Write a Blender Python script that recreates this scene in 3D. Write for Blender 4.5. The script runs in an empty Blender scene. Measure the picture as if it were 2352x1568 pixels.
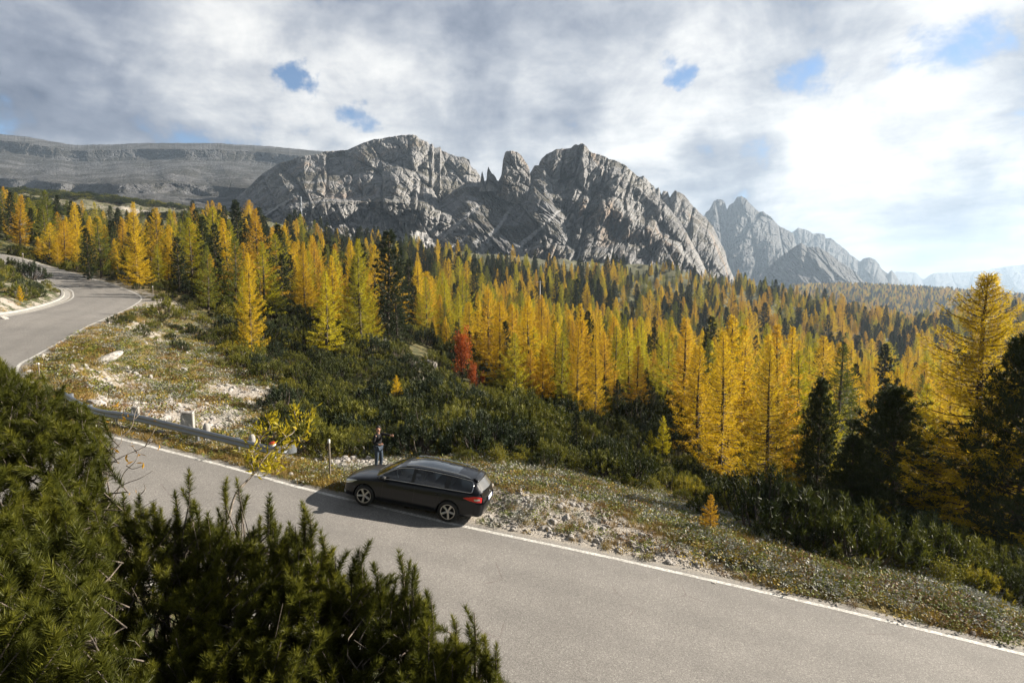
import bpy, bmesh, math, random
import numpy as np
from mathutils import Vector, Matrix
R = math.radians
rng = np.random.default_rng(7)
random.seed(7)
scene = bpy.context.scene
COL = scene.collection

# ------------------------------------------------------------------ camera, sky, sun, exposure
FPX, CX, CY, PITCH = 1306.0, 1176.0, 784.0, R(5.0)      # survey of the place in units of a 2352 px wide view
cam_data = bpy.data.cameras.new('camera')
cam = bpy.data.objects.new('camera', cam_data); COL.objects.link(cam)
cam.location = (0, 0, 0)
cam.rotation_euler = (R(90) - PITCH, 0, 0)
cam_data.sensor_width = 36.0
cam_data.lens = 36.0 * FPX / 2352.0
cam_data.clip_start = 0.1
cam_data.clip_end = 60000.0
scene.camera = cam
scene.view_settings.view_transform = 'Standard'
scene.view_settings.look = 'None'
scene.view_settings.exposure = 1.5
scene.view_settings.gamma = 1.0
scene.view_settings.use_curve_mapping = False

SUN = Vector((.870, .270, .413)).normalized()
SUN_EL = math.asin(SUN.z)
sun_data = bpy.data.lights.new('sun', 'SUN')
sun_data.energy = 5.0
sun_data.angle = R(0.5)
sun_data.color = (1.0, .91, .78)
sun = bpy.data.objects.new('sun', sun_data); COL.objects.link(sun)
sun.rotation_euler = (-SUN).to_track_quat('-Z', 'Y').to_euler()

scene.cycles.max_bounces = 5
scene.cycles.diffuse_bounces = 2
scene.cycles.glossy_bounces = 2
scene.cycles.transmission_bounces = 4
scene.cycles.transparent_max_bounces = 8
scene.cycles.volume_bounces = 0
scene.cycles.use_denoising = True

def ray(X, Y):
    a = (X - CX) / FPX; b = -(Y - CY) / FPX
    d = np.array([a, math.cos(PITCH) + b*math.sin(PITCH), -math.sin(PITCH) + b*math.cos(PITCH)])
    return d / d[1]                                       # scaled to one metre forward
def at(X, Y, y):                                          # a surveyed point: bearing, elevation, forward distance
    return ray(X, Y) * y

# ---- world: nishita sky behind procedural cloud decks
world = bpy.data.worlds.new('World'); scene.world = world; world.use_nodes = True
def build_world():
    nt = world.node_tree; N = nt.nodes; L = nt.links; N.clear()
    out = N.new('ShaderNodeOutputWorld'); bg = N.new('ShaderNodeBackground'); bg.inputs[1].default_value = 0.1
    L.new(bg.outputs[0], out.inputs[0])
    sky = N.new('ShaderNodeTexSky'); sky.sky_type = 'NISHITA'; sky.sun_disc = False
    sky.sun_elevation = SUN_EL; sky.sun_rotation = math.atan2(SUN.x, SUN.y)
    sky.altitude = 2000; sky.dust_density = .6; sky.ozone_density = 1.5
    tc = N.new('ShaderNodeTexCoord')
    def math_(op, a, b=None, c=None, clamp=False):
        n = N.new('ShaderNodeMath'); n.operation = op; n.use_clamp = clamp
        for i, v in enumerate((a, b, c)):
            if v is None: continue
            if isinstance(v, (int, float)): n.inputs[i].default_value = v
            else: L.new(v, n.inputs[i])
        return n.outputs[0]
    def vmath(op, a, b=None):
        n = N.new('ShaderNodeVectorMath'); n.operation = op
        for i, v in enumerate((a, b)):
            if v is None: continue
            if isinstance(v, (tuple, list)): n.inputs[i].default_value = v
            else: L.new(v, n.inputs[i])
        return n
    def mrange(v, a, b, c=0., d=1., smooth=True):
        n = N.new('ShaderNodeMapRange'); n.interpolation_type = 'SMOOTHSTEP' if smooth else 'LINEAR'
        L.new(v, n.inputs[0])
        for i, q in enumerate((a, b, c, d)): n.inputs[i+1].default_value = q
        return n.outputs[0]
    def noise(vec, scale, detail, rough, dist=0., w=None):
        n = N.new('ShaderNodeTexNoise'); n.inputs['Scale'].default_value = scale
        n.inputs['Detail'].default_value = detail; n.inputs['Roughness'].default_value = rough
        n.inputs['Distortion'].default_value = dist; L.new(vec, n.inputs['Vector'])
        if w is not None: n.noise_dimensions = '4D'; n.inputs['W'].default_value = w
        return n.outputs[0]
    d = vmath('NORMALIZE', tc.outputs['Generated']).outputs[0]
    sep = N.new('ShaderNodeSeparateXYZ'); L.new(d, sep.inputs[0])
    x, y, z = sep.outputs
    zz = math_('ADD', math_('MAXIMUM', z, 0.), .16)
    px = math_('DIVIDE', x, zz); py = math_('DIVIDE', y, zz)
    cmb = N.new('ShaderNodeCombineXYZ'); L.new(px, cmb.inputs[0]); L.new(py, cmb.inputs[1]); L.new(math_('MULTIPLY', z, 1.5), cmb.inputs[2])
    P = cmb.outputs[0]
    big = noise(P, .42, 3, .5, .3, 3.1)
    med = noise(P, 1.25, 7, .56, .35, 1.7)
    fine = noise(P, 3.3, 7, .6, .2, 5.2)
    puff = noise(d, 6.5, 10, .60, .45, 2.3)
    # directions of the openings and banks seen in the sky
    wn_ = N.new('ShaderNodeTexNoise'); wn_.inputs['Scale'].default_value = 9.; wn_.inputs['Detail'].default_value = 6; wn_.inputs['Roughness'].default_value = .62; L.new(d, wn_.inputs['Vector'])
    off = vmath('SUBTRACT', wn_.outputs['Color'], (.5, .5, .5)).outputs[0]; sc_ = vmath('SCALE', off); sc_.inputs['Scale'].default_value = .17
    dw = vmath('NORMALIZE', vmath('ADD', d, sc_.outputs[0]).outputs[0]).outputs[0]
    def blob(X, Y, rad, stretch=1.0):
        v = Vector(ray(X, Y)).normalized()
        dt = vmath('DOT_PRODUCT', dw if rad < .12 else d, tuple(v)).outputs['Value']
        m = mrange(dt, math.cos(rad), 1.0, smooth=False)
        return math_('POWER', m, 1.6)
    def addm(a, b, k): return math_('MULTIPLY_ADD', b, k, a)
    dens = math_('ADD', math_('MULTIPLY', math_('SUBTRACT', med, .5), 1.3), math_('MULTIPLY', math_('SUBTRACT', puff, .5), 2.6))
    dens = math_('MULTIPLY_ADD', math_('SUBTRACT', fine, .5), 1.0, dens)
    cover = math_('ADD', dens, .98)
    for (X, Y, rad, k) in ((672, 182, .048, -.80), (815, 285, .05, -.48), (905, 160, .03, -.4), (1545, 172, .052, -.80), (15, 255, .05, -.32), (2200, 560, .2, .35), (1000, 100, .3, .15), (200, 250, .12, .12), (2300, 250, .2, .1),
                           (2185, 85, .09, -.50), (1850, 190, .09, -.45), (2320, 385, .09, -.26), (120, 300, .07, -.18), (2110,230,.06,-.22), (1830,500,.06,-.2)):
        cover = addm(cover, blob(X, Y, rad), k)
    mask = mrange(cover, .30, .74)
    # light and dark of the cloud deck
    wn = math_('ADD', math_('MULTIPLY', puff, .6), math_('MULTIPLY', med, .4))
    tone = math_('MULTIPLY_ADD', math_('SUBTRACT', wn, .5), 2.2, .64)
    tone = math_('MULTIPLY_ADD', math_('SUBTRACT', big, .5), .55, tone)
    tone = math_('MULTIPLY_ADD', math_('SUBTRACT', fine, .5), 1.05, tone)
    for (X, Y, rad, k) in ((2352, 60, .45, .14), (2150, 420, .34, .09), (1800, 330, .24, .12), (470, 190, .20, .26), (820, 200, .20, .22), (1560, 300, .15, .14),
                           (1180, 60, .30, -.14), (120, 10, .40, -.26), (1850, 60, .15, -.24), (1650, 425, .12, -.26), (2200, 520, .10, -.2), (250, 260, .22, -.10), (60, 270, .15, -.16), (1100, 230, .10, -.06),
                           (2150, 560, .12, -.16), (2352, 590, .2, -.10), (1000, 20, .2, -.06), (1080,190,.06,.1)):
        tone = addm(tone, blob(X, Y, rad), k)
    ramp = N.new('ShaderNodeValToRGB'); L.new(tone, ramp.inputs[0])
    cr = ramp.color_ramp; cr.elements[0].position = .08; cr.elements[0].color = (.050, .062, .090, 1)
    cr.elements[1].position = .98; cr.elements[1].color = (.37, .365, .355, 1)
    e = cr.elements.new(.35); e.color = (.105, .118, .148, 1)
    e = cr.elements.new(.60); e.color = (.190, .200, .220, 1)
    e = cr.elements.new(.80); e.color = (.285, .287, .292, 1)
    up = mrange(z, .48, .80, 1.0, .38)                     # unseen cloud overhead darkened to hold the fill light down
    back = mrange(y, -.3, .45, .55, 1.0)  # cloud behind the camera darkened likewise, to limit fill light
    cl = vmath('SCALE', ramp.outputs[0]); L.new(math_('MULTIPLY', math_('MULTIPLY', up, back), 10.0), cl.inputs['Scale'])
    hsv = N.new('ShaderNodeHueSaturation'); hsv.inputs['Saturation'].default_value = 1.1; hsv.inputs['Value'].default_value = .56
    L.new(sky.outputs[0], hsv.inputs['Color'])
    mix = N.new('ShaderNodeMix'); mix.data_type = 'RGBA'
    L.new(mask, mix.inputs[0]); L.new(hsv.outputs[0], mix.inputs[6]); L.new(cl.outputs[0], mix.inputs[7])
    L.new(mix.outputs[2], bg.inputs[0])
build_world()
world.cycles.sampling_method = 'MANUAL'; world.cycles.sample_map_resolution = 512

# ------------------------------------------------------------------ numpy noise
def _hash(ix, iy, iz, s):
    h = (ix.astype(np.int64)*374761393 + iy.astype(np.int64)*668265263 + iz.astype(np.int64)*2147483647*3 + s*1274126177) & 0xffffffff
    h = ((h ^ (h >> 13)) * 1274126177) & 0xffffffff
    h = ((h ^ (h >> 16)) * 2246822519) & 0xffffffff
    return ((h ^ (h >> 15)) & 0xffffff) / float(0xffffff)
def vnoise(x, y, z=None, s=0):
    x = np.asarray(x, float); y = np.asarray(y, float)
    z = np.zeros_like(x) if z is None else np.asarray(z, float)
    ix, iy, iz = np.floor(x), np.floor(y), np.floor(z)
    fx, fy, fz = x-ix, y-iy, z-iz
    fx, fy, fz = [f*f*f*(f*(f*6-15)+10) for f in (fx, fy, fz)]
    r = 0
    for dx in (0, 1):
        for dy in (0, 1):
            for dz in (0, 1):
                r = r + _hash(ix+dx, iy+dy, iz+dz, s) * (fx if dx else 1-fx) * (fy if dy else 1-fy) * (fz if dz else 1-fz)
    return r*2-1
def fbm(x, y, z=None, o=5, g=.5, l=2.03, s=0):
    a, r, t = 1., 0., 0.
    for i in range(o):
        r = r + a*vnoise(x, y, z, s+i*17); t += a
        x = x*l+13.7; y = y*l+7.1; z = None if z is None else z*l+3.3; a *= g
    return r/t
def ridged(x, y, z=None, o=5, g=.5, l=2.07, s=0):
    a, r, t = 1., 0., 0.
    for i in range(o):
        n = 1-np.abs(vnoise(x, y, z, s+i*31)); r = r + a*n*n; t += a
        x = x*l+5.7; y = y*l+9.1; z = None if z is None else z*l+1.3; a *= g
    return r/t
def sstep(x, a, b):
    t = np.clip((x-a)/(b-a), 0, 1); return t*t*(3-2*t)

# ------------------------------------------------------------------ object helpers
def tag(o, label=None, cat=None, group=None, kind=None):
    if label: o['label'] = label
    if cat: o['category'] = cat
    if group: o['group'] = group
    if kind: o['kind'] = kind
    return o
def make_mesh(name, V, F, mats=(), smooth=False, attrs=None, midx=None):
    """V (n,3) array, F (m,3|4) array or list of such arrays"""
    me = bpy.data.meshes.new(name)
    Fs = F if isinstance(F, list) else [F]
    Fs = [np.asarray(f, np.int32) for f in Fs if len(f)]
    V = np.asarray(V, np.float32)
    loops = np.concatenate([f.ravel() for f in Fs]); tot = np.concatenate([np.full(len(f), f.shape[1], np.int32) for f in Fs])
    start = np.concatenate([[0], np.cumsum(tot)[:-1]]).astype(np.int32)
    me.vertices.add(len(V)); me.vertices.foreach_set('co', V.ravel())
    me.loops.add(len(loops)); me.loops.foreach_set('vertex_index', loops)
    me.polygons.add(len(tot)); me.polygons.foreach_set('loop_start', start)
    try: me.polygons.foreach_set('loop_total', tot)
    except Exception: pass
    for m in mats: me.materials.append(m)
    if midx is not None: me.polygons.foreach_set('material_index', np.asarray(midx, np.int32))
    me.polygons.foreach_set('use_smooth', np.full(len(tot), smooth))
    for k, a in (attrs or {}).items():
        at_ = me.attributes.new(k, 'FLOAT', 'POINT'); at_.data.foreach_set('value', np.asarray(a, np.float32))
    me.update(calc_edges=True); me.validate()
    return me
def link(name, me, parent=None, loc=None, rz=0):
    o = bpy.data.objects.new(name, me); COL.objects.link(o)
    if parent is not None: o.parent = parent
    if loc is not None: o.location = loc
    if rz: o.rotation_euler = (0, 0, rz)
    return o
def empty(name, loc, rz=0, rot=None, scale=None):
    o = bpy.data.objects.new(name, None); COL.objects.link(o); o.location = loc; o.rotation_euler = rot if rot else (0, 0, rz)
    o.empty_display_size = .2
    if scale: o.scale = scale
    return o
def grid_faces(nr, nc, wrap=False):
    i = np.arange(nr-1)[:, None]; j = np.arange(nc if wrap else nc-1)[None, :]
    a = i*nc+j; b = i*nc+(j+1) % nc
    return np.stack([a, b, b+nc, a+nc], -1).reshape(-1, 4)
def bm_obj(name, bm, mat, parent=None, smooth=True):
    me = bpy.data.meshes.new(name); bm.to_mesh(me); bm.free()
    for m in (mat if isinstance(mat, (list, tuple)) else [mat]): me.materials.append(m)
    me.polygons.foreach_set('use_smooth', [smooth]*len(me.polygons))
    return link(name, me, parent)
def tube(pts, rad, n=8, cap=True):
    """tapered tube along a path -> V, F"""
    P = np.asarray(pts, float); rad = np.broadcast_to(np.asarray(rad, float), (len(P),))
    T = np.gradient(P, axis=0); T /= np.linalg.norm(T, axis=1)[:, None]+1e-9
    ref = np.array([0, 0, 1.]) if abs(T[0][2]) < .9 else np.array([1., 0, 0])
    V = []
    for p, t, r in zip(P, T, rad):
        u = np.cross(t, ref); u /= np.linalg.norm(u)+1e-9; w = np.cross(t, u)
        a = np.linspace(0, 2*np.pi, n, endpoint=False)
        V.append(p + r*(np.cos(a)[:, None]*u + np.sin(a)[:, None]*w))
    V = np.concatenate(V); F = grid_faces(len(P), n, True)
    return V, F
class Acc:
    def __init__(s): s.V = []; s.F4 = []; s.F3 = []; s.n = 0; s.A = []
    def add(s, V, F, a=None):
        V = np.asarray(V, float); F = np.asarray(F) + s.n
        (s.F4 if F.shape[1] == 4 else s.F3).append(F); s.V.append(V); s.n += len(V)
        s.A.append(np.full(len(V), 0.) if a is None else np.broadcast_to(a, (len(V),)))
    def mesh(s, name, mats, smooth=False, attr=None):
        F = []
        if s.F4: F.append(np.concatenate(s.F4))
        if s.F3: F.append(np.concatenate(s.F3))
        return make_mesh(name, np.concatenate(s.V), F, mats, smooth, {attr: np.concatenate(s.A)} if attr else None)
def box_vf(c, h, rot=None):
    s = np.array([[x, y, z] for x in (-1, 1) for y in (-1, 1) for z in (-1, 1)], float)*np.asarray(h, float)
    if rot is not None: s = s @ np.array(rot).T
    return s+np.asarray(c, float), np.array([[0, 1, 3, 2], [4, 6, 7, 5], [0, 4, 5, 1], [2, 3, 7, 6], [0, 2, 6, 4], [1, 5, 7, 3]])

# ------------------------------------------------------------------ material helper
class NT:
    def __init__(s, name):
        s.m = bpy.data.materials.new(name); s.m.use_nodes = True; s.t = s.m.node_tree; s.N = s.t.nodes; s.L = s.t.links
        s.N.clear(); s.out = s.N.new('ShaderNodeOutputMaterial')
    def new(s, typ, **kw):
        n = s.N.new(typ)
        for k, v in kw.items(): setattr(n, k, v)
        return n
    def set(s, sock, v):
        if v is None: return
        if isinstance(v, bpy.types.NodeSocket): s.L.new(v, sock)
        else: sock.default_value = v
    def math(s, op, a, b=None, c=None, clamp=False):
        n = s.new('ShaderNodeMath', operation=op, use_clamp=clamp)
        for i, v in enumerate((a, b, c)): s.set(n.inputs[i], v)
        return n.outputs[0]
    def mix(s, f, a, b, blend='MIX'):
        n = s.new('ShaderNodeMix', data_type='RGBA', blend_type=blend, clamp_factor=True)
        s.set(n.inputs[0], f)
        for i, v in ((6, a), (7, b)):
            if isinstance(v, (tuple, list)): v = tuple(v)+(1,) if len(v) == 3 else v
            s.set(n.inputs[i], v)
        return n.outputs[2]
    def coord(s, which='Object', scale=None):
        t = s.new('ShaderNodeTexCoord').outputs[which]
        if scale:
            m = s.new('ShaderNodeMapping'); s.L.new(t, m.inputs[0]); m.inputs['Scale'].default_value = scale; t = m.outputs[0]
        return t
    def noise(s, vec, scale, detail=4, rough=.55, dist=0., w=None):
        n = s.new('ShaderNodeTexNoise')
        if w is not None: n.noise_dimensions = '4D'; n.inputs['W'].default_value = w
        n.inputs['Scale'].default_value = scale; n.inputs['Detail'].default_value = detail
        n.inputs['Roughness'].default_value = rough; n.inputs['Distortion'].default_value = dist
        if vec is not None: s.L.new(vec, n.inputs['Vector'])
        return n.outputs[0]
    def vor(s, vec, scale, feature='F1', out=0):
        n = s.new('ShaderNodeTexVoronoi', feature=feature); n.inputs['Scale'].default_value = scale; s.L.new(vec, n.inputs['Vector']); return n.outputs[out]
    def rng(s, v, a, b, c=0., d=1., smooth=True):
        n = s.new('ShaderNodeMapRange', interpolation_type='SMOOTHSTEP' if smooth else 'LINEAR')
        s.set(n.inputs[0], v)
        for i, q in enumerate((a, b, c, d)): s.set(n.inputs[i+1], q)
        return n.outputs[0]
    def attr(s, name, out=2): return s.new('ShaderNodeAttribute', attribute_name=name).outputs[out]
    def bump(s, h, strength=.5, dist=.1):
        n = s.new('ShaderNodeBump'); n.inputs['Strength'].default_value = strength; n.inputs['Distance'].default_value = dist
        s.set(n.inputs['Height'], h); return n.outputs[0]
    def principled(s, color, rough=.8, normal=None, **kw):
        p = s.new('ShaderNodeBsdfPrincipled')
        if isinstance(color, (tuple, list)) and len(color) == 3: color = tuple(color)+(1,)
        s.set(p.inputs['Base Color'], color); s.set(p.inputs['Roughness'], rough)
        for k, v in kw.items(): s.set(p.inputs[k.replace('_', ' ')], v)
        if normal is not None: s.set(p.inputs['Normal'], normal)
        s.L.new(p.outputs[0], s.out.inputs[0]); return s.m
def simple(name, color, rough=.6, var=.12, scale=8., bump=0., **kw):
    t = NT(name); c = t.coord(); n = t.noise(c, scale, 5, .6)
    dark = tuple(x*(1-var*2) for x in color); lite = tuple(min(1, x*(1+var)) for x in color)
    col = t.mix(t.rng(n, .3, .7), dark, lite)
    return t.principled(col, rough, t.bump(n, bump, .02) if bump else None, **kw)
# ------------------------------------------------------------------ the road: pairs of outer and inner edge points
def _pairs():
    o = []
    def add(p, inner): o.append((np.array(p, float), inner))
    add((60., -1.5, -14.8), 6.6); add((30., 7.6, -11.0), 6.4)
    for X, Y, y in ((2352, 1500, 13.14), (1500, 1300, 15.47), (1060, 1205, 16.72), (700, 1120, 18.16), (560, 1080, 19.06), (400, 1038, 20.03), (250, 1000, 20.96)):
        add(at(X, Y, y), 6.2)
    
    for X, Y, y in ((150, 983, 21.6), (88, 950, 23.0), (42, 903, 25.6)): add(at(X, Y, y), 6.2)
    for X, Y, y in ((45, 842, 29.), (86, 816, 31.9), (150, 780, 36.5), (200, 751, 41.2)): add(at(X, Y, y), 6.1)
    for a, b in (((250, 729, 47.3), (0, 730, 41.3)), ((295, 709, 54.6), (75, 715, 47.)), ((323, 691, 60.4), (135, 698, 54.)), ((325, 682, 63.), (162, 686, 59.)),
                 ((313, 674, 65.5), (166, 676, 62.5)), ((275, 659, 69.), (157, 665, 65.5)), ((225, 644, 73.), (108, 650, 69.))):
        add(at(*a), at(*b))
    for X, Y, y in ((175, 630, 77.), (125, 616, 81.5), (75, 602, 86.), (42, 592, 89.)): add(at(X, Y, y), 6.5)
    add((-92, 97, 7.4), 6.5); add((-108, 108, 10.0), 6.5)
    pts = np.array([p for p, _ in o]); T = np.gradient(pts, axis=0)
    inn = []
    for (p, w), t in zip(o, T):
        if isinstance(w, float) or isinstance(w, int):
            n = np.array([-t[1], t[0], 0.]); n /= np.linalg.norm(n); inn.append(p + n*w)
        else: inn.append(w)
    return pts, np.array(inn)
def catmull(P, k):
    P = np.vstack([2*P[0]-P[1], P, 2*P[-1]-P[-2]]); out = []
    for i in range(1, len(P)-2):
        a, b, c, d = P[i-1:i+3]
        for t in np.linspace(0, 1, k, endpoint=False):
            out.append(.5*((2*b)+(c-a)*t+(2*a-5*b+4*c-d)*t*t+(3*b-a-3*c+d)*t**3))
    out.append(P[-2]); return np.array(out)
OUT0, INN0 = _pairs()
OUTER = catmull(OUT0, 12); INNER = catmull(INN0, 12)
def edge_off(d_out):
    """a line at d metres from the outer edge towards the inner edge"""
    v = INNER-OUTER; L = np.linalg.norm(v, axis=1)[:, None]
    return OUTER + v*(d_out/L)
def edge_in(d):
    v = OUTER-INNER; L = np.linalg.norm(v, axis=1)[:, None]
    return INNER + v*(d/L)
def ribbon(A, B, nx, lift):
    t = np.linspace(0, 1, nx)[None, :, None]
    V = (A[:, None]*(1-t)+B[:, None]*t); V[..., 2] += lift
    return V.reshape(-1, 3), grid_faces(len(A), nx)

# ------------------------------------------------------------------ terrain height
CTRL = [  # bearing/elevation of ground points and their forward distance
 (800,1080,22),(1000,1068,23),(1100,1076,22.8),(1300,1108,22.5),(1500,1165,21.5),(1700,1215,20.5),(1900,1290,18.5),(2150,1350,17),(2352,1440,15.5),(2500,1500,15),
 (800,1010,29),(800,915,43),(825,800,65),(1000,880,48),(700,860,50),(600,815,55),(700,715,85),(750,830,60),(330,652,72),(1075,855,68),(910,935,42),(1360,965,48),
 (1180,925,55),(1480,945,53),(1640,1095,36),(1752,1165,34.5),(1880,1180,33),(2040,1240,30),(2215,1260,31),(2325,1270,27),(1505,1065,34),(1325,1045,33),(1200,1052,27),
 (1400,1095,27),(1200,980,38),(650,980,31),(560,960,31),(520,900,38),(450,850,43),(400,760,50),(380,700,60),(480,690,75),(560,700,80),(650,1045,25),(500,990,26),
 (250,900,30),(350,900,32),(300,800,40),(150,890,28),(350,760,48),(420,1000,24),
 (1300,850,90),(1200,800,150),(1500,850,140),(1750,900,120),(2000,930,130),(1000,750,150),(850,700,160),(650,620,160),(450,600,140),(300,575,150),(120,560,150),(0,545,170),
 (1000,625,330),(1240,672,330),(1240,720,260),(1500,690,360),(1520,610,480),(1600,640,480),(1700,670,480),(1900,725,500),(2100,765,500),(1700,770,300),(1900,860,260),(2300,740,450),(2352,715,600),
 (2352,930,200),(2000,810,330),(850,575,400),(600,515,400),(400,478,450),(200,455,450),(0,440,450),(1100,590,470),(1300,600,520),(1420,612,520),(2200,850,300),
 (60,690,47),(0,655,52),(0,700,40),(110,668,60),(-150,700,40),(-150,560,60),(30,620,75),(60,535,125),(0,532,125),(-150,520,125),(120,640,84),(200,625,86),
 (1950,668,1450),(1600,760,700),(1800,800,700),(2060,672,1450),(2180,678,1450),(2352,690,1450),(1950,770,900),(2200,780,900),(2352,790,900),(2100,790,3000),(1700,720,1100),(1500,680,1000),(1200,660,1000),(900,620,1000),(600,560,1000),(300,520,1000),(0,500,1000),
 (-150,430,450),(2600,700,600),(2600,950,200),(2600,1300,24),(2600,700,1450),(0,640,12000),(1176,680,12000),(2352,700,12000),(1176,690,3000),(0,560,3000)]
_cp = np.array([at(*c) for c in CTRL])
def _tl(x, y): return np.arctan2(x, y)*2.2, .5*np.log(x*x+y*y+1e-9)
_ca, _cl = _tl(_cp[:, 0], _cp[:, 1]); _cv = _cp[:, 2]/np.hypot(_cp[:, 0], _cp[:, 1])
def _phi(r2): return .5*r2*np.log(r2+1e-12)
_n = len(_cp); _A = np.zeros((_n+3, _n+3))
_A[:_n, :_n] = _phi((_ca[:, None]-_ca)**2+(_cl[:, None]-_cl)**2) + np.eye(_n)*2e-3
_A[:_n, _n] = 1; _A[:_n, _n+1] = _ca; _A[:_n, _n+2] = _cl; _A[_n:, :_n] = _A[:_n, _n:].T
_w = np.linalg.solve(_A, np.concatenate([_cv, np.zeros(3)]))
def h_rbf(x, y):
    th = np.arctan2(x, y); th = np.clip(th, R(-47), R(47)); r = np.clip(np.hypot(x, y), 12, 12000)
    a, l = th*2.2, np.log(r); out = np.empty(len(a))
    for i in range(0, len(a), 20000):
        s = slice(i, i+20000)
        out[s] = _phi((a[s][:, None]-_ca)**2+(l[s][:, None]-_cl)**2) @ _w[:_n] + _w[_n]+_w[_n+1]*a[s]+_w[_n+2]*l[s]
    return out*r
def _poly(px, py, L):
    A = L[:-1, :2]; D = L[1:, :2]-A; LL = (D**2).sum(1)+1e-12
    qx = px[:, None]-A[:, 0]; qy = py[:, None]-A[:, 1]
    t = np.clip((qx*D[:, 0]+qy*D[:, 1])/LL, 0, 1); dx = qx-t*D[:, 0]; dy = qy-t*D[:, 1]
    d2 = dx*dx+dy*dy; j = d2.argmin(1); k = np.arange(len(px)); tt = t[k, j]
    cr = D[j, 0]*dy[k, j]-D[j, 1]*dx[k, j]                 # > 0: left of the line (towards the hill)
    return np.sqrt(d2[k, j])*np.sign(cr), L[j, 2]*(1-tt)+L[j+1, 2]*tt, j
def road_rel(x, y):
    """signed distance beyond the outer (+) edge / inner (-) edge, road height beside, path index"""
    global _DEP
    n = len(x); lat = np.full(n, 1e3); zr = np.zeros(n); idx = np.zeros(n, int); _DEP = np.zeros(n)
    near = np.where((x > -150) & (x < 90) & (y > -40) & (y < 160))[0]
    for i in range(0, len(near), 20000):
        k = near[i:i+20000]
        do, zo, jo = _poly(x[k], y[k], OUTER); di, zi, ji = _poly(x[k], y[k], INNER)
        on = (do >= 0) & (di <= 0)
        f = np.abs(di)/(np.abs(do)+np.abs(di)+1e-9)
        outside = np.abs(do) < np.abs(di)
        zr[k] = np.where(on, zi*(1-f)+zo*f, np.where(outside, zo, zi))
        lat[k] = np.where(on, 0, np.where(outside, np.abs(do), -np.abs(di))); idx[k] = np.where(outside, jo, ji); _DEP[k] = np.where(on, np.minimum(np.abs(do), np.abs(di)), 0)
    return lat, zr, idx
CARP = np.array([-3.18, 17.92, -6.86]); _y, _p, _r = R(169.7), R(7.0), R(1.8)
CARH = np.array([math.cos(_y)*math.cos(_p), math.sin(_y)*math.cos(_p), math.sin(_p)]); CARL = np.array([-math.sin(_y), math.cos(_y), math.sin(_r)])
K_BANK = 11*12                                              # up to here the inner side is the bank the camera stands on
def ground(x, y, detail=True, full=False):
    x = np.atleast_1d(np.asarray(x, float)); y = np.atleast_1d(np.asarray(y, float))
    h = h_rbf(x, y); r = np.hypot(x, y); th = np.abs(np.degrees(np.arctan2(x, y)))
    side = sstep(th, 47, 110)
    h = h*(1-side) + (np.where(x < 0, .22, -.16)*r - 3)*side
    lat, zr, idx = road_rel(x, y)
    # bank between the camera and the road
    db = np.clip(-lat, 0, 400)
    bank = zr + np.where(db < 8.5, .16*np.minimum(db, .6)+.70*np.clip(db-.6, 0, None), 5.6+.32*(db-8.5))
    bank = bank + .18*fbm(x*.6, y*.6, o=3, s=5)*sstep(db, .3, 2)
    wb = sstep(K_BANK+30-idx, 0, 22)
    hin = bank*wb + h*(1-wb)
    onroad = (lat == 0)
    amp = .10 + .012*np.clip(r-15, 0, 300)
    if detail:
        nz = amp*(fbm(x*.09, y*.09, o=4, s=2)*1.0 + .35*fbm(x*.7, y*.7, o=3, s=3)*np.clip(30/r, .1, 1))
    else: nz = 0
    nz = nz*sstep(np.abs(lat), .3, 4)
    hout = h + nz
    bl_o = sstep(lat, .25, 4.5)
    zo = zr*(1-bl_o)+hout*bl_o
    bl_i = sstep(-lat, .2, 3.0)
    zi = (zr*(1-bl_i)+(h+nz)*bl_i)*(1-wb) + (bank)*wb
    z = np.where(lat > 900, h+nz, np.where(onroad, zr, np.where(lat > 0, zo, zi)))
    z = z - .06*(1-sstep(np.abs(lat), 0., .35)) - .5*sstep(_DEP, .4, 1.6)
    if CARP is not None:                                  # the verge is level where the car is parked
        u = (x-CARP[0])*CARH[0]+(y-CARP[1])*CARH[1]; v = (x-CARP[0])*CARL[0]+(y-CARP[1])*CARL[1]
        zc = CARP[2]+u*CARH[2]/max(1e-6, CARH[0]**2+CARH[1]**2)+v*CARL[2]-.008
        wc = sstep(3.6-np.abs(u), 0, 1.2)*sstep(v+2.1, 0, 1.1)*(lat > 0)
        z = z*(1-wc)+zc*wc
    # low upper road bench in the distance
    if full: return z, lat, idx
    return z
def g1(x, y): return float(ground([x], [y])[0])
def march(X, Y, ymin=9., ymax=1400.):
    d = ray(X, Y); ys = np.exp(np.linspace(math.log(ymin), math.log(ymax), 700))
    gz = ground(d[0]*ys, ys); dz = d[2]*ys-gz
    k = np.where((dz[:-1] > 0) & (dz[1:] <= 0))[0]
    if not len(k): return None
    k = k[0]; t = dz[k]/(dz[k]-dz[k+1]); yy = ys[k]*(1-t)+ys[k+1]*t
    return np.array([d[0]*yy, yy, g1(d[0]*yy, yy)])

def project(x, y, z):
    d = y*math.cos(PITCH)-z*math.sin(PITCH); u = y*math.sin(PITCH)+z*math.cos(PITCH)
    d = np.where(np.abs(d) < 1e-3, 1e-3, d); return CX+FPX*x/d, CY-FPX*u/d
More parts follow.
